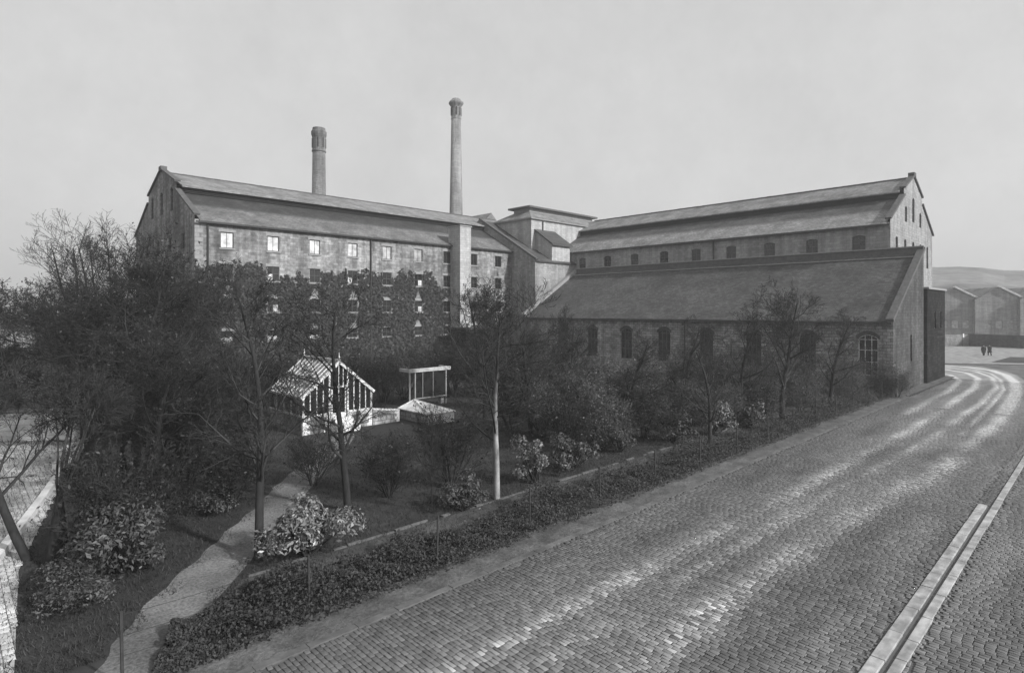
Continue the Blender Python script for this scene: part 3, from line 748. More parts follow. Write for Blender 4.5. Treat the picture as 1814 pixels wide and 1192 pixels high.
fr.box(GX0 - .05, gm - .6, GY0 - .05, GY0 + .15, 1.053, 1.16).box(gm + .6, GX1 + .05, GY0 - .05, GY0 + .15, 1.053, 1.16)
fr.box(GX0 - .05, GX0 + .15, GY0 + .16, GY1, 1.053, 1.14).box(GX1 - .15, GX1 + .05, GY0 + .16, GY1, 1.053, 1.14)
bars = [GX0 + .05 + (gm - .62 - GX0 - .05) * i / 4 for i in range(5)] + [gm + .62 + (GX1 - .05 - gm - .62) * i / 4 for i in range(5)]
for i, x_ in enumerate(bars):
    w_ = .06 if i in (0, 4, 5, 9) else .03
    fr.box(x_ - w_, x_ + w_, GY0 + .0, GY0 + .09, 1.16, gz(x_) - .02)
for x_ in (gm - .3, gm, gm + .3): fr.box(x_ - .025, x_ + .025, GY0 + .01, GY0 + .08, 2.75, gz(x_))
fr.box(gm - .6, gm + .6, GY0 - .01, GY0 + .1, 2.66, 2.78)
for sg in (-1, 1):
    xe = gm + sg * (gm - GX0 + .12)
    fr.beam((xe, GY0 - .05, e_z - .05), (gm, GY0 - .05, r_z + .02), .14, .17)
    fr.beam((xe, GY1 + .05, e_z - .05), (gm, GY1 + .05, r_z + .02), .12, .12)
    xs_ = gm + sg * (gm - GX0)
    fr.box(min(xs_, xs_ + sg * .08), max(xs_, xs_ + sg * .08), GY0 + .1, GY1, e_z - .1, e_z + .02)
    for i in range(1, 9):
        y_ = GY0 + (GY1 - GY0) * i / 9
        fr.beam((xs_, y_, e_z + .03), (gm, y_, r_z + .06), .05, .06)
        if i % 2: fr.box(xs_ - .03, xs_ + .03, y_ - .03, y_ + .03, 1.14, e_z - .1)
    fr.beam(((xs_ + gm) / 2, GY0, (e_z + r_z) / 2 + .06), ((xs_ + gm) / 2, GY1, (e_z + r_z) / 2 + .06), .06, .05)
fr.beam((gm, GY0 - .1, r_z + .1), (gm, GY1 + .1, r_z + .1), .14, .14)
part('frame', fr, M['white'], gh)
for y_ in (GY0 - .02, GY1): part('finial', MB().bar((gm, y_, r_z + .1), (gm, y_, r_z + .62), .045, 6, .012).lathe([(.02, r_z + .25), (.08, r_z + .31), (.02, r_z + .37)], gm, y_, 8), M['white'], gh)
pl = MB()
pl.quad((GX0, GY0 + .045, 1.1), (gm - .6, GY0 + .045, 1.1), (gm - .6, GY0 + .045, gz(gm - .6)), (GX0, GY0 + .045, e_z))
pl.quad((gm + .6, GY0 + .045, 1.1), (GX1, GY0 + .045, 1.1), (GX1, GY0 + .045, e_z), (gm + .6, GY0 + .045, gz(gm + .6)))
pl.quad((gm - .6, GY0 + .045, 2.7), (gm + .6, GY0 + .045, 2.7), (gm + .6, GY0 + .045, gz(gm + .6)), (gm, GY0 + .045, r_z), (gm - .6, GY0 + .045, gz(gm - .6)))
for x_ in (GX0 + .04, GX1 - .04): pl.quad((x_, GY0 + .1, 1.1), (x_, GY1, 1.1), (x_, GY1, e_z), (x_, GY0 + .1, e_z))
part('glazing', pl, M['glass'], gh)
pl = MB()
for sg in (-1, 1):
    xs_ = gm + sg * (gm - GX0); pl.quad((xs_, GY0, e_z + .02), (xs_, GY1, e_z + .02), (gm, GY1, r_z + .04), (gm, GY0, r_z + .04))
part('roof_glass', pl, M['pale_glass'], gh)  # limewashed roof panes
dd = part('door', MB().box(gm - .5, gm + .5, GY0 + .02, GY0 + .1, .05, 1.1).box(gm - .5, gm - .42, GY0 + .02, GY0 + .1, 1.1, 2.62).box(gm + .42, gm + .5, GY0 + .02, GY0 + .1, 1.1, 2.62).box(gm - .03, gm + .03, GY0 + .03, GY0 + .09, 1.1, 2.62), M['white'], gh)
part('door_glass', MB().quad((gm - .45, GY0 + .06, 1.1), (gm + .45, GY0 + .06, 1.1), (gm + .45, GY0 + .06, 2.6), (gm - .45, GY0 + .06, 2.6)), M['glass'], dd)
part('step', MB().box(gm - .55, gm + 1.0, GY0 - .9, GY0 - .02, 0, .45).box(gm - .5, gm + .55, GY0 - .5, GY0 - .025, .45, .8), M['whitewash'], gh)
mb = MB().extr([(GX1 + .01, 0), (GX1 + .01, 1.0), (GX1 + 2.0, .72), (GX1 + 2.0, 0)], GY0 - .1, GY0 + .15, lambda u, z, t: (u, t, z))
sw = part('side_wall', mb, M['shed'], gh)
mb = MB().beam((GX1, GY0 + .02, 1.05), (GX1 + 2.05, GY0 + .02, .76), .32, .09)
for k in range(4): mb.box(GX1 + 2.01 - (.34 if k % 2 else .2), GX1 + 2.03, GY0 - .13, GY0 + .18, k * .18, k * .18 + .17)
part('wall_coping', mb, M['white'], sw)

cf = thing('cold_frame', 'low white walled cold frame with sloping glass beside the greenhouse', 'cold frame', (23.9, 33, 0))
CX0, CX1, CY0, CY1 = 22.9, 24.95, 31.3, 34.9
mb = MB().box(CX0, CX1, CY0, CY0 + .15, 0, .66).box(CX1 - .12, CX1, CY0 + .15, CY1, 0, .66).box(CX0 + .12, CX1 - .12, CY1 - .12, CY1, 0, .66)
part('front_wall', mb, M['whitewash'], cf)
part('side_wall', MB().box(CX0, CX0 + .12, CY0 + .15, CY1, 0, .66), M['shed'], cf)
ax, ay, az = 23.9, 34.5, 1.2
mb = MB(); cs = [(CX0 - .05, CY0 - .05), (CX1 + .05, CY0 - .05), (CX1 + .05, CY1 + .05), (CX0 - .05, CY1 + .05)]
for i in range(4): j = (i + 1) % 4; mb.quad((*cs[i], .664), (*cs[j], .664), (ax, ay, az))
part('glass_roof', mb, M['frame_glass'], cf)
mb = MB()
for i in range(4):
    mb.beam((*cs[i], .69), (ax, ay, az + .03), .07, .06); j = (i + 1) % 4; mb.beam((*cs[i], .68), (*cs[j], .68), .07, .05)
for k in range(1, 5):
    f = k / 5; mb.beam((CX0 + (CX1 - CX0) * f, CY0, .69), (CX0 + (CX1 - CX0) * f * .4 + .6 * (ax - CX0), CY0 + (ay - CY0) * .6, .69 + (az - .66) * .6), .04, .05)
part('glazing_bars', mb, M['white'], cf)

pc = thing('garden_porch', 'flat topped white beam frame standing against shrubs behind the cold frame', 'porch', (27.7, 38.4, 0))
mb = MB().box(25.7, 29.7, 37.7, 37.95, 2.72, 2.98).box(25.7, 25.9, 37.95, 39.1, 2.74, 2.96).box(29.5, 29.7, 37.95, 39.1, 2.74, 2.96)
part('top_beam', mb, M['pale'], pc)
for x_ in (25.75, 26.25, 29.25): part('post', MB().box(x_, x_ + .1, 37.78, 37.88, 0, 2.717), M['dressed'], pc)
part('pillar', MB().box(28.9, 29.22, 37.95, 38.3, 0, 2.7), M['shed'], pc)
mb = MB()
for x_ in (27.0, 28.0): mb.box(x_, x_ + .04, 37.8, 37.85, .7, 2.717)
mb.box(26.35, 29.25, 37.79, 37.86, .62, .7); part('glazing_bars', mb, M['dressed'], pc)
part('glazing', MB().quad((26.35, 37.83, .7), (29.25, 37.83, .7), (29.25, 37.83, 2.72), (26.35, 37.83, 2.72)), M['glass'], pc)

# ------------------------------------------------------------------ trees
rnd = random.Random(11)
def frusta(name, segs, mat, parent, sides):
    A = np.array([s[0] for s in segs], float); B = np.array([s[1] for s in segs], float)
    ra = np.array([s[2] for s in segs]); rb = np.array([s[3] for s in segs])
    d = B - A; L = np.linalg.norm(d, axis=1, keepdims=True); d /= np.maximum(L, 1e-6)
    h = np.where(np.abs(d[:, 2:3]) < .9, np.array([[0, 0, 1.]]), np.array([[1., 0, 0]]))
    u = np.cross(d, h); u /= np.linalg.norm(u, axis=1, keepdims=True); w = np.cross(d, u)
    V = []
    for c, r in ((A, ra), (B + d * (rb * .4)[:, None], rb)):
        for i in range(sides):
            t = 2 * math.pi * i / sides; V.append(c + (u * math.cos(t) + w * math.sin(t)) * r[:, None])
    V = np.stack(V, 1); n = len(segs)
    F = np.array([(i, (i + 1) % sides, sides + (i + 1) % sides, sides + i) for i in range(sides)])
    F = F[None] + (np.arange(n) * 2 * sides)[:, None, None]
    me = np_mesh(name, V.reshape(-1, 3), F.reshape(-1, 4))
    return link(name, me, mat, parent, sides > 3)

def leaves(name, P, N, size, mat, parent, rng, asp=.5, base=None):
    n = len(P); N = N / np.maximum(np.linalg.norm(N, axis=1, keepdims=True), 1e-6)
    r = rng.normal(size=(n, 3)); T = r - (r * N).sum(1, keepdims=True) * N; T /= np.maximum(np.linalg.norm(T, axis=1, keepdims=True), 1e-6)
    Bt = np.cross(N, T); s = size * rng.uniform(.5, 1.4, n)[:, None]
    V = np.stack([P - T * s, P + Bt * s * asp - T * s * .1 + N * s * .15, P + T * s, P - Bt * s * asp - T * s * .1 + N * s * .15], 1)
    F = np.arange(n * 4).reshape(n, 4)
    me = np_mesh(name, V.reshape(-1, 3), F); return link(name, me, mat, parent)

def grow(seed, H, r0, spec, first=.3, trunk_len=.85, lean=(0, 0), n_stems=1, stem_spread=0., wob=.05, up=.25):
    """spec: per level (count, angle deg, length ratio, start fraction)"""
    rg = random.Random(seed); trunk, limbs, twigs = [], [], []; tips = []
    def branch(p, d, L, r, lev):
        nseg = (9, 5, 4, 3, 2)[min(lev, 4)]; pts = [p]; dirs = [d]; q = p.copy(); dd = d.copy()
        w = wob * (1, 2.6, 3.4, 4, 4)[min(lev, 4)]
        for i in range(nseg):
            dd = (dd + Vector((rg.gauss(0, w), rg.gauss(0, w), rg.gauss(0, w) + up * (.15, .22, .2, .16, .1)[min(lev, 4)]))).normalized()
            q = q + dd * (L / nseg); pts.append(q.copy()); dirs.append(dd.copy())
        rend = r * (.25 if lev == 0 else .35)
        for i in range(nseg):
            ra = r + (rend - r) * i / nseg; rb = r + (rend - r) * (i + 1) / nseg
            (trunk if lev == 0 else limbs if lev <= 2 else twigs).append((tuple(pts[i]), tuple(pts[i + 1]), max(ra, .008), max(rb, .006)))
        if lev >= len(spec): tips.append(tuple(q)); return
        cnt, ang, ratio, st = spec[lev]
        for k in range(cnt):
            f = st + (1 - st) * (k + rg.random()) / cnt; f = min(f, .99); x = f * nseg; i = int(x)
            pp = pts[i].lerp(pts[i + 1], x - i); dr = dirs[i + 1]
            az = rg.random() * 6.283; o = dr.orthogonal().normalized(); o2 = dr.cross(o)
            a_ = R(ang * rg.uniform(.65, 1.3))
            cd = (dr * math.cos(a_) + (o * math.cos(az) + o2 * math.sin(az)) * math.sin(a_)).normalized()
            rr = (r + (rend - r) * f) * rg.uniform(.4, .62)
            taper = (1.15 - .62 * f) if lev == 0 else (1.1 - .45 * f)
            branch(pp, cd, L * ratio * taper * rg.uniform(.7, 1.25), rr, lev + 1)
    for s in range(n_stems):
        a = 6.283 * s / n_stems + rg.random(); sp = stem_spread * rg.uniform(.6, 1.2)
        branch(Vector((.1 * math.cos(a) * (n_stems > 1), .1 * math.sin(a) * (n_stems > 1), -.1)), Vector((lean[0] + sp * math.cos(a), lean[1] + sp * math.sin(a), 1)).normalized(), H * trunk_len, r0, 0)
    return trunk, limbs, twigs, tips

def make_tree(name, label, cat, loc, args, barkm='bark', leafn=0, leafs=.08, rz=0, group=None, leafm='leaf', lev_sides=(8, 4, 3), twigm='twig'):
    t = thing(name, label, cat, (*loc, 0), rz, group)
    tr, li, tw_, tips = grow(**args)
    frusta('trunk', tr, M[barkm], t, lev_sides[0])
    cr = frusta('crown', li + tw_, M[twigm], t, 3)
    if leafn:
        g = np.random.default_rng(args['seed']); T = np.array(tips)
        P = T[g.integers(0, len(T), leafn)] + g.normal(0, .22, (leafn, 3)); N = g.normal(size=(leafn, 3)) + [0, 0, .6]
        leaves('foliage', P, N, leafs, M[leafm], t, g)
    return t

SLIM = [(17, 50, .4, .25), (8, 48, .5, .15), (6, 45, .48, .15), (4, 42, .5, .1)]
ROUND = [(16, 48, .5, .32), (9, 45, .46, .15), (6, 45, .48, .1), (4, 40, .5, .1)]
WIDE = [(12, 55, .62, .25), (10, 48, .5, .15), (7, 45, .48, .1), (5, 42, .5, .1)]
FORK = [(5, 38, 2.6, .85), (12, 40, .5, .62), (8, 46, .5, .12), (6, 44, .5, .1)]
BUSH = [(11, 40, .55, .12), (7, 42, .5, .1), (5, 42, .5, .1)]

protos = {}
# single trees, each with its own shape
def P(u, v): return G(u, v)
protos['slim'] = make_tree('bare_tree', 'slim dark bare tree standing on the gravel path edge beside the pale leaved bush', 'tree', P(458, 990),
    dict(seed=4, H=9.3, r0=.15, spec=SLIM, lean=(.06, .02), wob=.05))
protos['birch'] = make_tree('pale_barked_tree', 'bare tree with sunlit pale trunk at the inner edge of the bank', 'tree', P(880, 884),
    dict(seed=9, H=9.4, r0=.135, spec=[(15, 58, .52, .3), (9, 45, .5, .15), (6, 45, .5, .1), (3, 40, .5, .1)], trunk_len=.8, wob=.04), barkm='birch')
protos['round'] = make_tree('bare_tree', 'broad round crowned bare tree in front of the shed arches', 'tree', P(1385, 742),
    dict(seed=15, H=10.2, r0=.2, spec=[(17, 50, .52, .26), (10, 46, .48, .12), (7, 45, .48, .1), (5, 40, .5, .1)], trunk_len=.8, wob=.05))
protos['multi'] = make_tree('bare_tree', 'big dark tree forking low down at the left beside the pale lane', 'tree', P(102, 1003),
    dict(seed=23, H=9.0, r0=.34, spec=FORK, trunk_len=.24, wob=.03, up=.1))
protos['wide'] = make_tree('bare_tree', 'dense twiggy tree before the dark mill gable', 'tree', P(310, 800),
    dict(seed=31, H=12.5, r0=.24, spec=[(16, 50, .6, .3), (11, 46, .5, .12), (8, 44, .5, .1), (6, 38, .55, .1)], trunk_len=.78, wob=.06), leafn=1800, leafs=.07)
protos['bush'] = make_tree('twiggy_shrub', 'tangled twiggy shrub left of the birch foot', 'shrub', P(800, 860),
    dict(seed=41, H=3.2, r0=.045, spec=BUSH, n_stems=7, stem_spread=.45, wob=.06), leafn=900, leafs=.06)
protos['greybush'] = make_tree('twiggy_shrub', 'tangled grey shrub between the pale speckled bush and the shed', 'shrub', P(1045, 790),
    dict(seed=43, H=3.3, r0=.04, spec=[(12, 42, .55, .12), (7, 44, .5, .1), (5, 42, .5, .1)], n_stems=8, stem_spread=.5, wob=.07), leafn=2600, leafs=.06, leafm='leaf2', twigm='twig2')
protos['whips'] = make_tree('bare_tree', 'tall bundle of thin bare shoots standing highest against the sky at the left', 'tree', P(185, 775),
    dict(seed=61, H=12.2, r0=.12, spec=[(18, 34, .32, .25), (9, 40, .5, .15), (6, 42, .5, .1)], n_stems=6, stem_spread=.13, trunk_len=.92, wob=.03, up=.2))
KID = {k: kids(v) for k, v in protos.items()}
def put(k, u, v, sc, label, group=None, rz=None):
    return dup(protos[k], P(u, v), rnd.random() * 6.28 if rz is None else rz, sc, label, group, KID[k])

put('slim', 616, 905, (1.0, 1.0, .97), 'slim dark bare tree in front of the greenhouse door', rz=2.2)
put('slim', 765, 908, (.22, .22, .46), 'thin pale sapling standing alone in the lawn near the bank')
put('slim', 1110, 775, (1.0, 1.0, .72), 'slender bare tree before the second arched window from the left of the shed')
put('slim', 1258, 800, (.9, .9, .68), 'slender bare tree between shed windows above the clipped round shrubs')
put('slim', 395, 835, (.8, .8, .55), 'small leaning bare tree on the lawn left of the gravel path', rz=4.0)
put('slim', 1310, 748, (1.1, 1.1, .9), 'upright bare tree just left of the broad round crowned one')
put('slim', 1470, 722, (1.1, 1.1, .86), 'bare tree nearest the white framed arched window of the shed')
put('slim', 1205, 735, (1.1, 1.1, .8), 'thin bare tree close to the shed wall below the roof gutter')
put('round', 1010, 745, (.8, .8, .8), 'bare tree at the far left end of the shed wall')
put('round', 860, 742, (1, 1, 1.02), 'bare tree in front of the square flue shaft foot')
put('round', 940, 770, (.75, .75, .7), 'low bare tree right of the pale barked one')
put('wide', 240, 830, (1, 1, .9), 'dense dark tree nearest the left end of the mill gable')
put('wide', 160, 800, (1.0, 1.0, .78), 'dense dark tree rising at the right end of the pale lane wall')
put('wide', 40, 772, (.8, .8, .52), 'low dense tree over the pale lane at the left edge')
put('wide', 335, 775, (.8, .8, .7), 'dense tree in front of the mill corner')
put('wide', 270, 900, (.75, .75, .55), 'short dense tree on the lawn amid the left thicket')
make_tree('bare_tree', 'leaning dark stem crossing the pale lane at the left edge', 'tree', P(52, 992), dict(seed=51, H=9.5, r0=.13, spec=SLIM, lean=(-.42, .36), wob=.03, first=.4))
put('wide', 110, 765, (.95, .95, .74), 'tall dense tree whose shoots stand against the sky left of the gable')
put('wide', 195, 745, (.9, .9, .84), 'dense tree between the tall shoots and the mill gable')
put('wide', 300, 880, (.7, .7, .62), 'bushy dark tree at the heart of the left thicket')
put('multi', 215, 860, (.9, .9, .8), 'many stemmed bare tree in the middle of the left thicket')
thick = 'twiggy shrubs along the foot of the mill'
for u, v, s in ((395, 735, 1.5), (430, 730, 1.3), (470, 725, 1.45), (515, 722, 1.3), (560, 720, 1.4), (600, 718, 1.3), (640, 716, 1.4), (680, 712, 1.3), (715, 708, 1.4),
                (760, 700, 1.5), (800, 700, 1.6), (845, 705, 1.5), (890, 700, 1.6), (930, 700, 1.5), (970, 702, 1.4)):
    put('bush', u, v, s * .92, 'dark twiggy shrub in the hedge along the creeper clad mill foot', thick)
thick = 'twiggy shrubs in the planting before the shed'
for u, v, s in ((905, 760, 1.2), (960, 775, 1.), (1080, 790, .8), (1140, 775, .9), (1215, 760, .9), (1280, 755, .8), (1350, 740, .9), (1420, 730, .9), (1500, 715, .8), (930, 730, 1.3), (985, 740, 1.2), (1030, 760, 1.1), (1060, 735, 1.2), (1100, 745, 1.1), (1150, 752, 1.2), (1190, 720, 1.1), (1240, 730, 1.2), (1290, 735, 1.), (1340, 725, 1.1),
                (1375, 712, 1.1), (1430, 715, 1.05), (1480, 705, 1.), (1520, 700, .9), (1555, 698, .9), (1590, 704, .7)):
    put('greybush', u, v, s, 'twiggy shrub in the tangled planting before the shed windows', thick)
for u, v, s, lb in ((1000, 800, 1., 'grey twiggy shrub directly right of the pale speckled bush'), (330, 870, 1.1, 'twiggy shrub on the dark lawn left of the gravel path'),
                     (230, 990, 1.1, 'twiggy shrub above the thin wire in the left foreground'),
                    (690, 880, .8, 'low twiggy shrub on the lawn between the slim tree and the sapling'), (555, 860, .7, 'dark twiggy shrub where the path bends behind the pale leaved bush'),
                    (410, 900, .9, 'twiggy shrub by the left verge of the gravel path')):
    put('bush', u, v, s, lb)

# leafy shrubs: a dome of leaves on hidden stems
def shrub(name, label, loc, rx, ry, h, n, size, leafm, seed, cat='shrub', lumps=15, sp=.5):
    t = thing(name, label, cat, (*loc, 0), 0); g = np.random.default_rng(seed)
    L = g.normal(size=(lumps, 3)) * [rx * sp, ry * sp, h * .26 * sp * 2] + [0, 0, h * .5]; L[:, 2] = np.clip(L[:, 2], h * .25, h * .75); rad = g.uniform(.2, .55, lumps) * min(rx, ry, h)
    i = g.integers(0, lumps, n); d = g.normal(size=(n, 3)); d[:, 2] = np.abs(d[:, 2]) * 1.1 - .35; d /= np.linalg.norm(d, axis=1, keepdims=True)
    Pn = L[i] + d * (rad[i] * g.uniform(.72, 1.08, n))[:, None]; Pn[:, 2] = np.maximum(Pn[:, 2], .04)
    leaves('foliage', Pn, d + g.normal(0, .6, (n, 3)) + [0, 0, .3], size * g.uniform(.6, 1.35, (n, 1)), M[leafm], t, g, .42)
    segs = []
    for k in range(lumps): segs.append(((g.normal() * .08, g.normal() * .08, -.05), tuple(L[k]), .035, .015))
    frusta('stems', segs, M['bark'], t, 5); return t
rh = shrub('leafy_bush', 'pale leaved domed bush at the foot of the slim tree by the path', P(546, 985), 1.12, 1.12, 1.75, 5200, .072, 'rhodo', 3, sp=.33)
rh2 = shrub('leafy_bush', 'pale speckled bush beside the pale trunked tree', P(948, 855), .85, .85, 2.5, 3000, .065, 'palebush', 5)
rh3 = shrub('leafy_bush', 'dark glossy bush right of the pale speckled bush on the bank edge', P(1015, 830), 1.5, 1.1, 1.9, 2600, .07, 'rhodim', 7)
rh4 = shrub('leafy_bush', 'wide speckled evergreen mass in the left foreground above the wire', P(215, 1010), 2.2, 1.7, 2.0, 5200, .07, 'rhodim', 9, lumps=16)
KS = {id(o): kids(o) for o in (rh, rh2, rh3, rh4)}
def puts(o, u, v, sc, label, rz): dup(o, P(u, v), rz, sc, label, None, KS[id(o)])
puts(rh3, 1190, 780, (1., 1., 1.1), 'clipped dark bush on the bank below the third arched window', 1.)
puts(rh2, 1262, 770, (1.2, 1.2, 1.05), 'rounded grey bush in the middle of the bank planting', 2.)
puts(rh3, 1322, 758, (1.1, 1.1, 1.), 'rounded dark bush right of the grey one in the bank planting', 3.)
puts(rh3, 822, 905, (.8, .8, .75), 'low dark bush left of the pale trunked tree', 4.)
puts(rh4, 380, 905, (.7, .7, .7), 'broad dark evergreen bush on the left side of the gravel path', 2.)
puts(rh3, 1100, 800, (.9, .9, .9), 'speckled low bush at the inner edge of the bank', 5.2)
puts(rh4, 1440, 722, (.6, .6, .7), 'dark bush near the road before the white framed arched window', 4.2)
puts(rh4, 118, 1075, (.62, .62, .5), 'dark low evergreen bush in the bottom left corner', 3.3)

# creeper on the mill
def creeper():
    g = np.random.default_rng(77); n = 42000
    x = g.uniform(MX0, MX1, n); z = g.uniform(.3, 14, n)
    top = 10.7 + 1.5 * vnoise(x * .5, x * 0, 1) + 1.3 * vnoise(x * 1.7, x * 0, 2) ** 2 + .6 * vnoise(x * 4.5, x * 0, 3)
    top += np.where(x < 24, .4, 0) - np.clip((x - 46) / 6, 0, 1) * 1.2 - np.clip((x - 53) / 6, 0, 1) * 2.5
    k = (z < top) & (g.random(n) < np.clip((top - z) * .9 + .25, 0, 1)) & ~((x > 51) & (x < 53.3))
    k &= ~((x > 53.3) & (g.random(n) < .6)) 
    for c in cols_:
        for i, (z0, z1) in enumerate(rows_):
            w = .76
            k &= ~((np.abs(x - c) < w) & (z > z0 - .1) & (z < z1 + .05))
            if i in (0, 1): k &= ~((np.abs(x - c - .1 * np.sin(c * 3)) < .62 - .35 * (z - z1)) & (z > z1) & (z < z1 + (1.0 if i else .6) + .5 * np.sin(c * 2.1)))
    x = x[k]; z = z[k]; n = len(x)
    y = MY0 - g.uniform(.04, .2, n) * np.clip(.4 + (12.5 - z) / 8, .3, 1)
    leaves('creeper', np.stack([x, y, z], 1), np.stack([g.normal(0, .5, n), -np.ones(n), g.normal(.35, .4, n)], 1), .17, M['ivy'], None, g, .8)
creeper()
o = bpy.data.objects['creeper']; tag(o, 'dark creeper with ragged top edge covering the lower mill wall', 'creeper')

# ground cover on the bank and grass in the garden
def bank():
    g = np.random.default_rng(5); n = 80000
    x = 3.2 + 57 * g.random(n) ** 1.5; y = 13.3 + 2.2 * g.random(n) ** .75; x = x + .5 * (y - 14)
    h = (.22 + .26 * np.sin(x * .9 + y) * np.sin(x * .31) + .25 * np.sin(x * 2.3 + 2 * y) ** 2) * np.clip((y - 13.4) * 1.8, .08, 1) * np.clip((15.9 - y) * 1.6, .3, 1) + .18
    h = h * np.clip((x - 3.2 - .5 * (y - 14)) * .35 + .5 * vnoise(x * 2, y * 2, 8), .12, 1)
    h = h * (.45 + 1.1 * vnoise(x * .8, y * .9, 3)) + .25 * (vnoise(x * 2.1, y * 2.1, 4) > .78)
    z = .02 + np.clip(h, .06, 1.1) * g.random(n) ** .5 * .95
    o = leaves('ground_cover', np.stack([x, y, z], 1), np.stack([g.normal(0, .6, n), g.normal(-.5, .6, n), np.ones(n) * .8], 1), .042, M['rhodo2'], None, g, .55)
    tag(o, kind='stuff')
M['rhodo2'] = m_leaf('bank_leaf', .028, .7, .6, .2)
bank()
def grass():
    g = np.random.default_rng(6); n = 150000
    x = -2 + 46 * g.random(n) ** 1.3; y = 15.2 + 30 * g.random(n) ** 1.4
    Pp = np.array(PATH); d = np.full(n, 1e9)
    for (x0, y0), (x1, y1) in zip(PATH, PATH[1:]):
        dx, dy = x1 - x0, y1 - y0; t = np.clip(((x - x0) * dx + (y - y0) * dy) / (dx * dx + dy * dy), 0, 1)
        d = np.minimum(d, np.hypot(x - x0 - t * dx, y - y0 - t * dy))
    k = (d > .66 + .25 * np.sin(x * 3 + y * 2)) & ~((x > 15.3) & (x < 25.2) & (y > 31) & (y < 39.2)); x = x[k]; y = y[k]; n = len(x)
    h = g.uniform(.04, .14, n); a = g.random(n) * 6.28; w = .011
    B = np.stack([x, y, np.zeros(n)], 1); s = np.stack([np.cos(a), np.sin(a), np.zeros(n)], 1) * w
    tip = B + np.stack([g.normal(0, .06, n), g.normal(0, .06, n), h], 1)
    V = np.stack([B - s, B + s, tip], 1).reshape(-1, 3); F = np.arange(n * 3).reshape(n, 3)
    o = link('grass', np_mesh('grass', V, F), M['grassb']); tag(o, kind='stuff')
grass()
sheet('border_strip', [(4.6, 15.3), (58, 15.3), (58, 16.95), (6.0, 16.95)], .02, m_noise('short_grass', .045, .085, 3, .95, .9, scale2=.6, dist=.04))
# stone edging of the garden side of the bank
mb = MB(); x = 6.2; rng = random.Random(15)
while x < 40:
    L = rng.uniform(.35, .9)
    if rng.random() < .7: mb.box(x, x + L - .03, 16.98 + rng.uniform(-.04, .04), 17.1, -.05, .05 + rng.uniform(-.03, .03))
    x += L
o = part('edging', mb, m_noise('edging_stone', .07, .15, 4, .9, .4)); tag(o, kind='structure')

# wire fence along the bank
fn = thing('wire_fence', 'thin iron post and wire fence along the road side of the planted bank', 'fence', (25, 13.8, 0))
for k in range(-2, 13):
    x = 10.4 + 3.9 * k; part('post', MB().bar((x, 13.85, 0), (x + rnd.uniform(-.04, .04), 13.85 + rnd.uniform(-.03, .03), 1.5), .032, 6), M['iron'], fn)
for z in (.6, 1.0, 1.42):
    mb = MB()
    for k in range(-2, 12):
        x = 10.4 + 3.9 * k
        for i in range(4):
            f0, f1 = i / 4, (i + 1) / 4; sag = lambda f: -.05 * 4 * f * (1 - f)
            mb.bar((x + 3.9 * f0, 13.85, z + sag(f0)), (x + 3.9 * f1, 13.85, z + sag(f1)), .006, 3)
    part('wire', mb, M['iron'], fn)

# ------------------------------------------------------------------ the pale lane at the left
lane = [G(-260, 1300), G(20, 1300), G(33, 1010), G(100, 870), G(135, 800), G(140, 770), G(-260, 770)]
sheet('lane', lane, .006, m_noise('lane_bed', .32, .42, 4, .95, .4))
def lane_setts():
    g = np.random.default_rng(9); pts = np.array([G(-40, 1230), G(28, 1230), G(36, 1010), G(110, 865), G(140, 792), G(-40, 780)])
    x0, y0 = pts.min(0); x1, y1 = pts.max(0)
    o = setts('lane_paving', x0, x1, y0, y1, .3, .2, .04, M['setts_pale'], 4, gap=.008)
    me = o.data; bm = bmesh.new(); bm.from_mesh(me)
    def ins(p):
        c = False; j = len(pts) - 1
        for i in range(len(pts)):
            if (pts[i][1] > p[1]) != (pts[j][1] > p[1]) and p[0] < (pts[j][0] - pts[i][0]) * (p[1] - pts[i][1]) / (pts[j][1] - pts[i][1]) + pts[i][0]: c = not c
            j = i
        return c
    bmesh.ops.delete(bm, geom=[v for v in bm.verts if not ins(v.co)], context='VERTS'); bm.to_mesh(me); bm.free()
lane_setts()
kp = [G(-30, 1025), G(0, 987), G(40, 935), G(75, 888), G(108, 840), G(135, 805), G(144, 793), G(136, 786), G(122, 797), G(108, 816), G(98, 832)]
mb = MB()
for (x0, y0), (x1, y1) in zip(kp, kp[1:]):
    n = max(1, int(math.hypot(x1 - x0, y1 - y0) / .9))
    for i in range(n):
        f0, f1 = i / n, (i + .97) / n
        mb.beam((x0 + (x1 - x0) * f0, y0 + (y1 - y0) * f0, .12), (x0 + (x1 - x0) * f1, y0 + (y1 - y0) * f1, .12), .26, .24)
o = part('lane_kerb', mb, M['whitewash']); tag(o, kind='structure')
lw = thing('lane_wall', 'low pale stone wall closing the far end of the left lane', 'wall', (*G(60, 778), 0))
a0 = G(-80, 784); a1 = G(138, 776)
mb = MB()
for k in range(5): mb.beam((*a0, .16 + k * .32), (*a1, .16 + k * .32), .5 + .02 * (k % 2), .312)
part('wall', mb, m_course('lane_wall_stone', .45, .62, .4, .6, .32, blotch=.3), lw)
part('coping', MB().beam((*a0, 1.72), (*a1, 1.72), .62, .14), M['dressed'], lw)

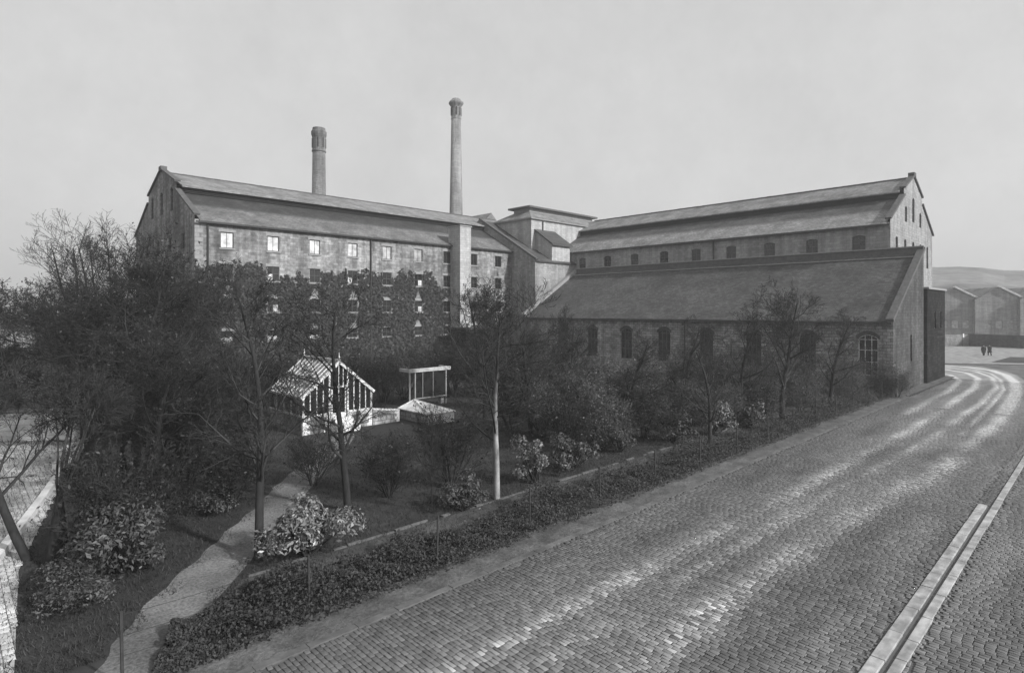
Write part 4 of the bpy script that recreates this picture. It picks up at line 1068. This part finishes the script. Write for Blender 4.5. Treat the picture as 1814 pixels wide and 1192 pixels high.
# ------------------------------------------------------------------ distance
def gabled(label, u, Y, w, L, hz_, rise, rz, mat, group=None, verge=True):
    x, y = at(u, Y); t = thing('warehouse', label, 'warehouse', (x, y, 0), rz, group)
    def prt(n, mb, m):
        me = bpy.data.meshes.new(n); me.from_pydata(mb.v, [], mb.f); return link(n, me, m, t)
    mb = MB(); wall(mb, PX(0), -w / 2, w / 2, 0, lambda u_: hz_ + rise * (1 - abs(u_) * 2 / w), [(-w * .3, -w * .16, 3, 5, .2), (-w * .07, w * .07, 3, 5, .2), (w * .16, w * .3, 3, 5, .2)], extra=(0,))
    mb.quad((-w / 2, 0, 0), (-w / 2, L, 0), (-w / 2, L, hz_), (-w / 2, 0, hz_)); mb.quad((w / 2, 0, 0), (w / 2, L, 0), (w / 2, L, hz_), (w / 2, 0, hz_))
    prt('wall', mb, mat)
    prt('roof', MB().extr([(-w / 2 - .3, hz_ - .1), (0, hz_ + rise), (w / 2 + .3, hz_ - .1), (0, hz_ + rise - .25)], .3, L, rP), M['slate_up'])
    if verge: prt('verge', MB().beam((-.2, 0, hz_ + rise + .15), (w / 2 + .4, 0, hz_ + .1), 1.0, .4), M['white'])
    for x_ in (-w * .23, 0, w * .23):
        mb = MB().box(x_ - w * .07, x_ + w * .07, .2, .25, 3, 5); prt('window', mb, M['pale_glass'])  # pale panes: distance haze painted into the glass colour
    return t
fc = -math.atan2(.697, .717) - R(18)
gabled('hazy gabled warehouse nearer the dark block with a pale right verge', 1692, 150, 10, 26, 10.2, 3.2, fc, M['malt'])
gabled('hazy gabled warehouse by the right edge with a pale right verge', 1770, 146, 10, 26, 10.2, 3.2, fc, M['malt'])
gabled('hazy gabled warehouse partly cut by the right edge of the picture', 1852, 142, 10, 26, 10.2, 3.2, fc, M['malt'])
fw = thing('boundary_wall', 'long dark stone wall beyond the road bend behind the two walkers', 'wall', (*at(1740, 122), 0))
p0 = at(1560, 124); p1 = at(1716, 124); p2 = at(1850, 112)
part('wall', MB().beam((*p0, 1.2), (*p1, 1.2), .5, 2.4), M['shed'], fw); part('wall', MB().beam((*p1, 1.3), (*p2, 1.3), .5, 2.6), M['sooty'], fw)
nb = thing('notice_board', 'small white notice board on the dark boundary wall near the walkers', 'sign', (*at(1706, 121.2), 0))
q = at(1706, 121.2); part('board', MB().box(q[0] - .6, q[0] + .6, q[1] - .1, q[1] + .02, 2.0, 2.7), M['white'], nb); part('post', MB().box(q[0] - .05, q[0] + .05, q[1] + .03, q[1] + .12, 0, 2.6), M['iron'], nb)
# kerbed footway across the junction
mb = MB(); q0 = at(1640, 83); q1 = at(1900, 79)
mb.beam((*q0, .03), (*q1, .03), .3, .08); o = part('far_kerb', mb, M['coping']); tag(o, kind='structure')
sheet('far_footway', [q0, q1, at(1900, 118), at(1640, 122)], .1, m_noise('far_paving', .1, .34, .9, .7, .4))
tag(part('grass_verge', MB().quad(*[(*q, .14) for q in (at(1757, 84), at(1900, 80), at(1900, 92), at(1790, 93))]), M['ground']), kind='structure')
def hill():
    mb = MB(); n = 60; base = []
    rows = []
    for j, (Y, h) in enumerate(((170, 0), (215, 15), (290, 28.5), (420, 31))):
        row = []
        for i in range(n + 1):
            u = 500 + i * 40; x, y = at(u, Y)
            k = min(1, max(0, (u - 1250) / 300)); hh = h * (.25 + .75 * k) + (1.2 * math.sin(i * .45 + j) + .5 * math.sin(i * 1.7)) * (h > 0)
            row.append((x, y, hh if h else -.5))
        rows.append(row)
    for ra, rb in zip(rows, rows[1:]):
        for i in range(n): mb.quad(ra[i], ra[i + 1], rb[i + 1], rb[i])
    o = part('hill', mb, m_noise('hill_scrub', .08, .2, .16, .95, .4, scale2=.03), None, True); tag(o, kind='structure')
hill()
# left distance: far trees and a house
dh = thing('far_house', 'small pale gabled house among far trees at the left edge', 'house', (*at(14, 120), 0))
x, y = dh.location[:2]
part('wall', MB().box(x - 4, x + 4, y - 3, y + 3, 0, 4), M['pale'], dh)
part('roof', MB().extr([(x - 4.3, 3.9), (x, 6.8), (x + 4.3, 3.9)], y - 3.2, y + 3.2, rP), M['slate_up'], dh)
for u, Y, s, lb in ((-40, 95, .9, 'hazy far tree left of the pale house'), (28, 105, .62, 'hazy far tree right of the pale house'), (70, 100, .8, 'hazy far tree beyond the end of the lane wall'), (120, 96, .9, 'hazy far tree behind the left thicket')):
    dup(protos['wide'], at(u, Y), rnd.random() * 6, s, lb, None, KID['wide'])

# ------------------------------------------------------------------ the two walkers
def person(label, loc, rz, sc, step):
    t = thing('person', label, 'person', (*loc, .1), rz, 'people walking beyond the bend')
    J = {}; E = []; rad = {}
    def j(n, p, r, par=None):
        J[n] = len(J); rad[n] = r; pos.append(p)
        if par is not None: E.append((J[par], J[n]))
    pos = []
    j('pelvis', (0, 0, .95), .16); j('waist', (0, 0, 1.12), .14, 'pelvis'); j('chest', (0, 0, 1.33), .17, 'waist'); j('neck', (0, .01, 1.5), .06, 'chest'); j('head', (0, -.01, 1.6), .09, 'neck'); j('crown', (0, -.01, 1.72), .08, 'head')
    j('nose', (0, -.11, 1.62), .02, 'head')
    for s, f in ((-1, step), (1, -step)):
        k = 'l' if s < 0 else 'r'
        j(k + 'hip', (s * .1, 0, .88), .1, 'pelvis'); j(k + 'knee', (s * .11, -f * .12 - .02, .48), .065, k + 'hip'); j(k + 'ank', (s * .11, -f * .22 + .05, .08), .045, k + 'knee'); j(k + 'toe', (s * .12, -f * .22 - .14, .035), .035, k + 'ank')
        j(k + 'sho', (s * .2, 0, 1.42), .075, 'chest'); j(k + 'elb', (s * .25, f * .1 + .02, 1.13), .05, k + 'sho'); j(k + 'wri', (s * .25, f * .16 - .05, .88), .035, k + 'elb'); j(k + 'palm', (s * .25, f * .18 - .06, .81), .035, k + 'wri')
        for q in range(4): j(k + 'f%d' % q, (s * .25 + .003 * s, f * .18 - .09 + .02 * q, .71 + .008 * (q in (0, 3))), .009, k + 'palm')
        j(k + 'th', (s * .23, f * .18 - .11, .77), .01, k + 'wri')
    me = bpy.data.meshes.new('body'); me.from_pydata(pos, E, []); o = link('body', me, M['skin'], t)
    sk = o.modifiers.new('skin', 'SKIN'); sk.use_smooth_shade = True
    for i, n in enumerate(J): me.skin_vertices[0].data[i].radius = (rad[n], rad[n]); me.skin_vertices[0].data[i].use_root = i == 0
    o.modifiers.new('sub', 'SUBSURF').render_levels = 1
    def prt(n, mb):
        m2 = bpy.data.meshes.new(n); m2.from_pydata(mb.v, [], mb.f); return link(n, m2, M['coat'], t, True)
    prt('coat', MB().lathe([(.3, .5), (.27, .8), (.22, 1.08), (.24, 1.3), (.23, 1.42), (.1, 1.51), (.07, 1.52)], 0, 0, 14))
    mb = MB()
    for s, f in ((-1, step), (1, -step)):
        mb.bar((s * .2, 0, 1.44), (s * .25, f * .1 + .02, 1.13), .1, 8, .08).bar((s * .25, f * .1 + .02, 1.15), (s * .25, f * .16 - .05, .88), .08, 8, .06)
    prt('sleeves', mb)
    mb = MB()
    for s, f in ((-1, step), (1, -step)):
        mb.bar((s * .1, 0, .92), (s * .11, -f * .12 - .02, .48), .12, 8, .085).bar((s * .11, -f * .12 - .02, .5), (s * .11, -f * .22 + .05, .08), .085, 8, .075)
    prt('trousers', mb)
    prt('hat', MB().lathe([(.19, 1.7), (.19, 1.715), (.12, 1.72), (.115, 1.83), (.08, 1.86), (.01, 1.86)], 0, -.01, 14))
    t.scale = (sc,) * 3
    return t
pz = at(1742.5, 96); person('left one of two dark coated walkers with hats on the far footway', pz, fc + 3.0, 1., 1)
pz = at(1753, 96); person('right one of two dark coated walkers with hats on the far footway', pz, fc + 3.2, 1.04, -1)

# ------------------------------------------------------------------ air
def haze():
    mb = MB().box(-60, 520, -30, 520, -1.0, 58)
    m = bpy.data.materials.new('haze'); m.use_nodes = True; n = m.node_tree.nodes; n.remove(n['Principled BSDF'])
    v = n.new('ShaderNodeVolumePrincipled'); v.inputs['Density'].default_value = .0009; v.inputs['Color'].default_value = grey(.92); v.inputs['Anisotropy'].default_value = .2
    m.node_tree.links.new(v.outputs[0], n['Material Output'].inputs['Volume'])
    tag(part('haze', mb, m), kind='stuff')
haze()
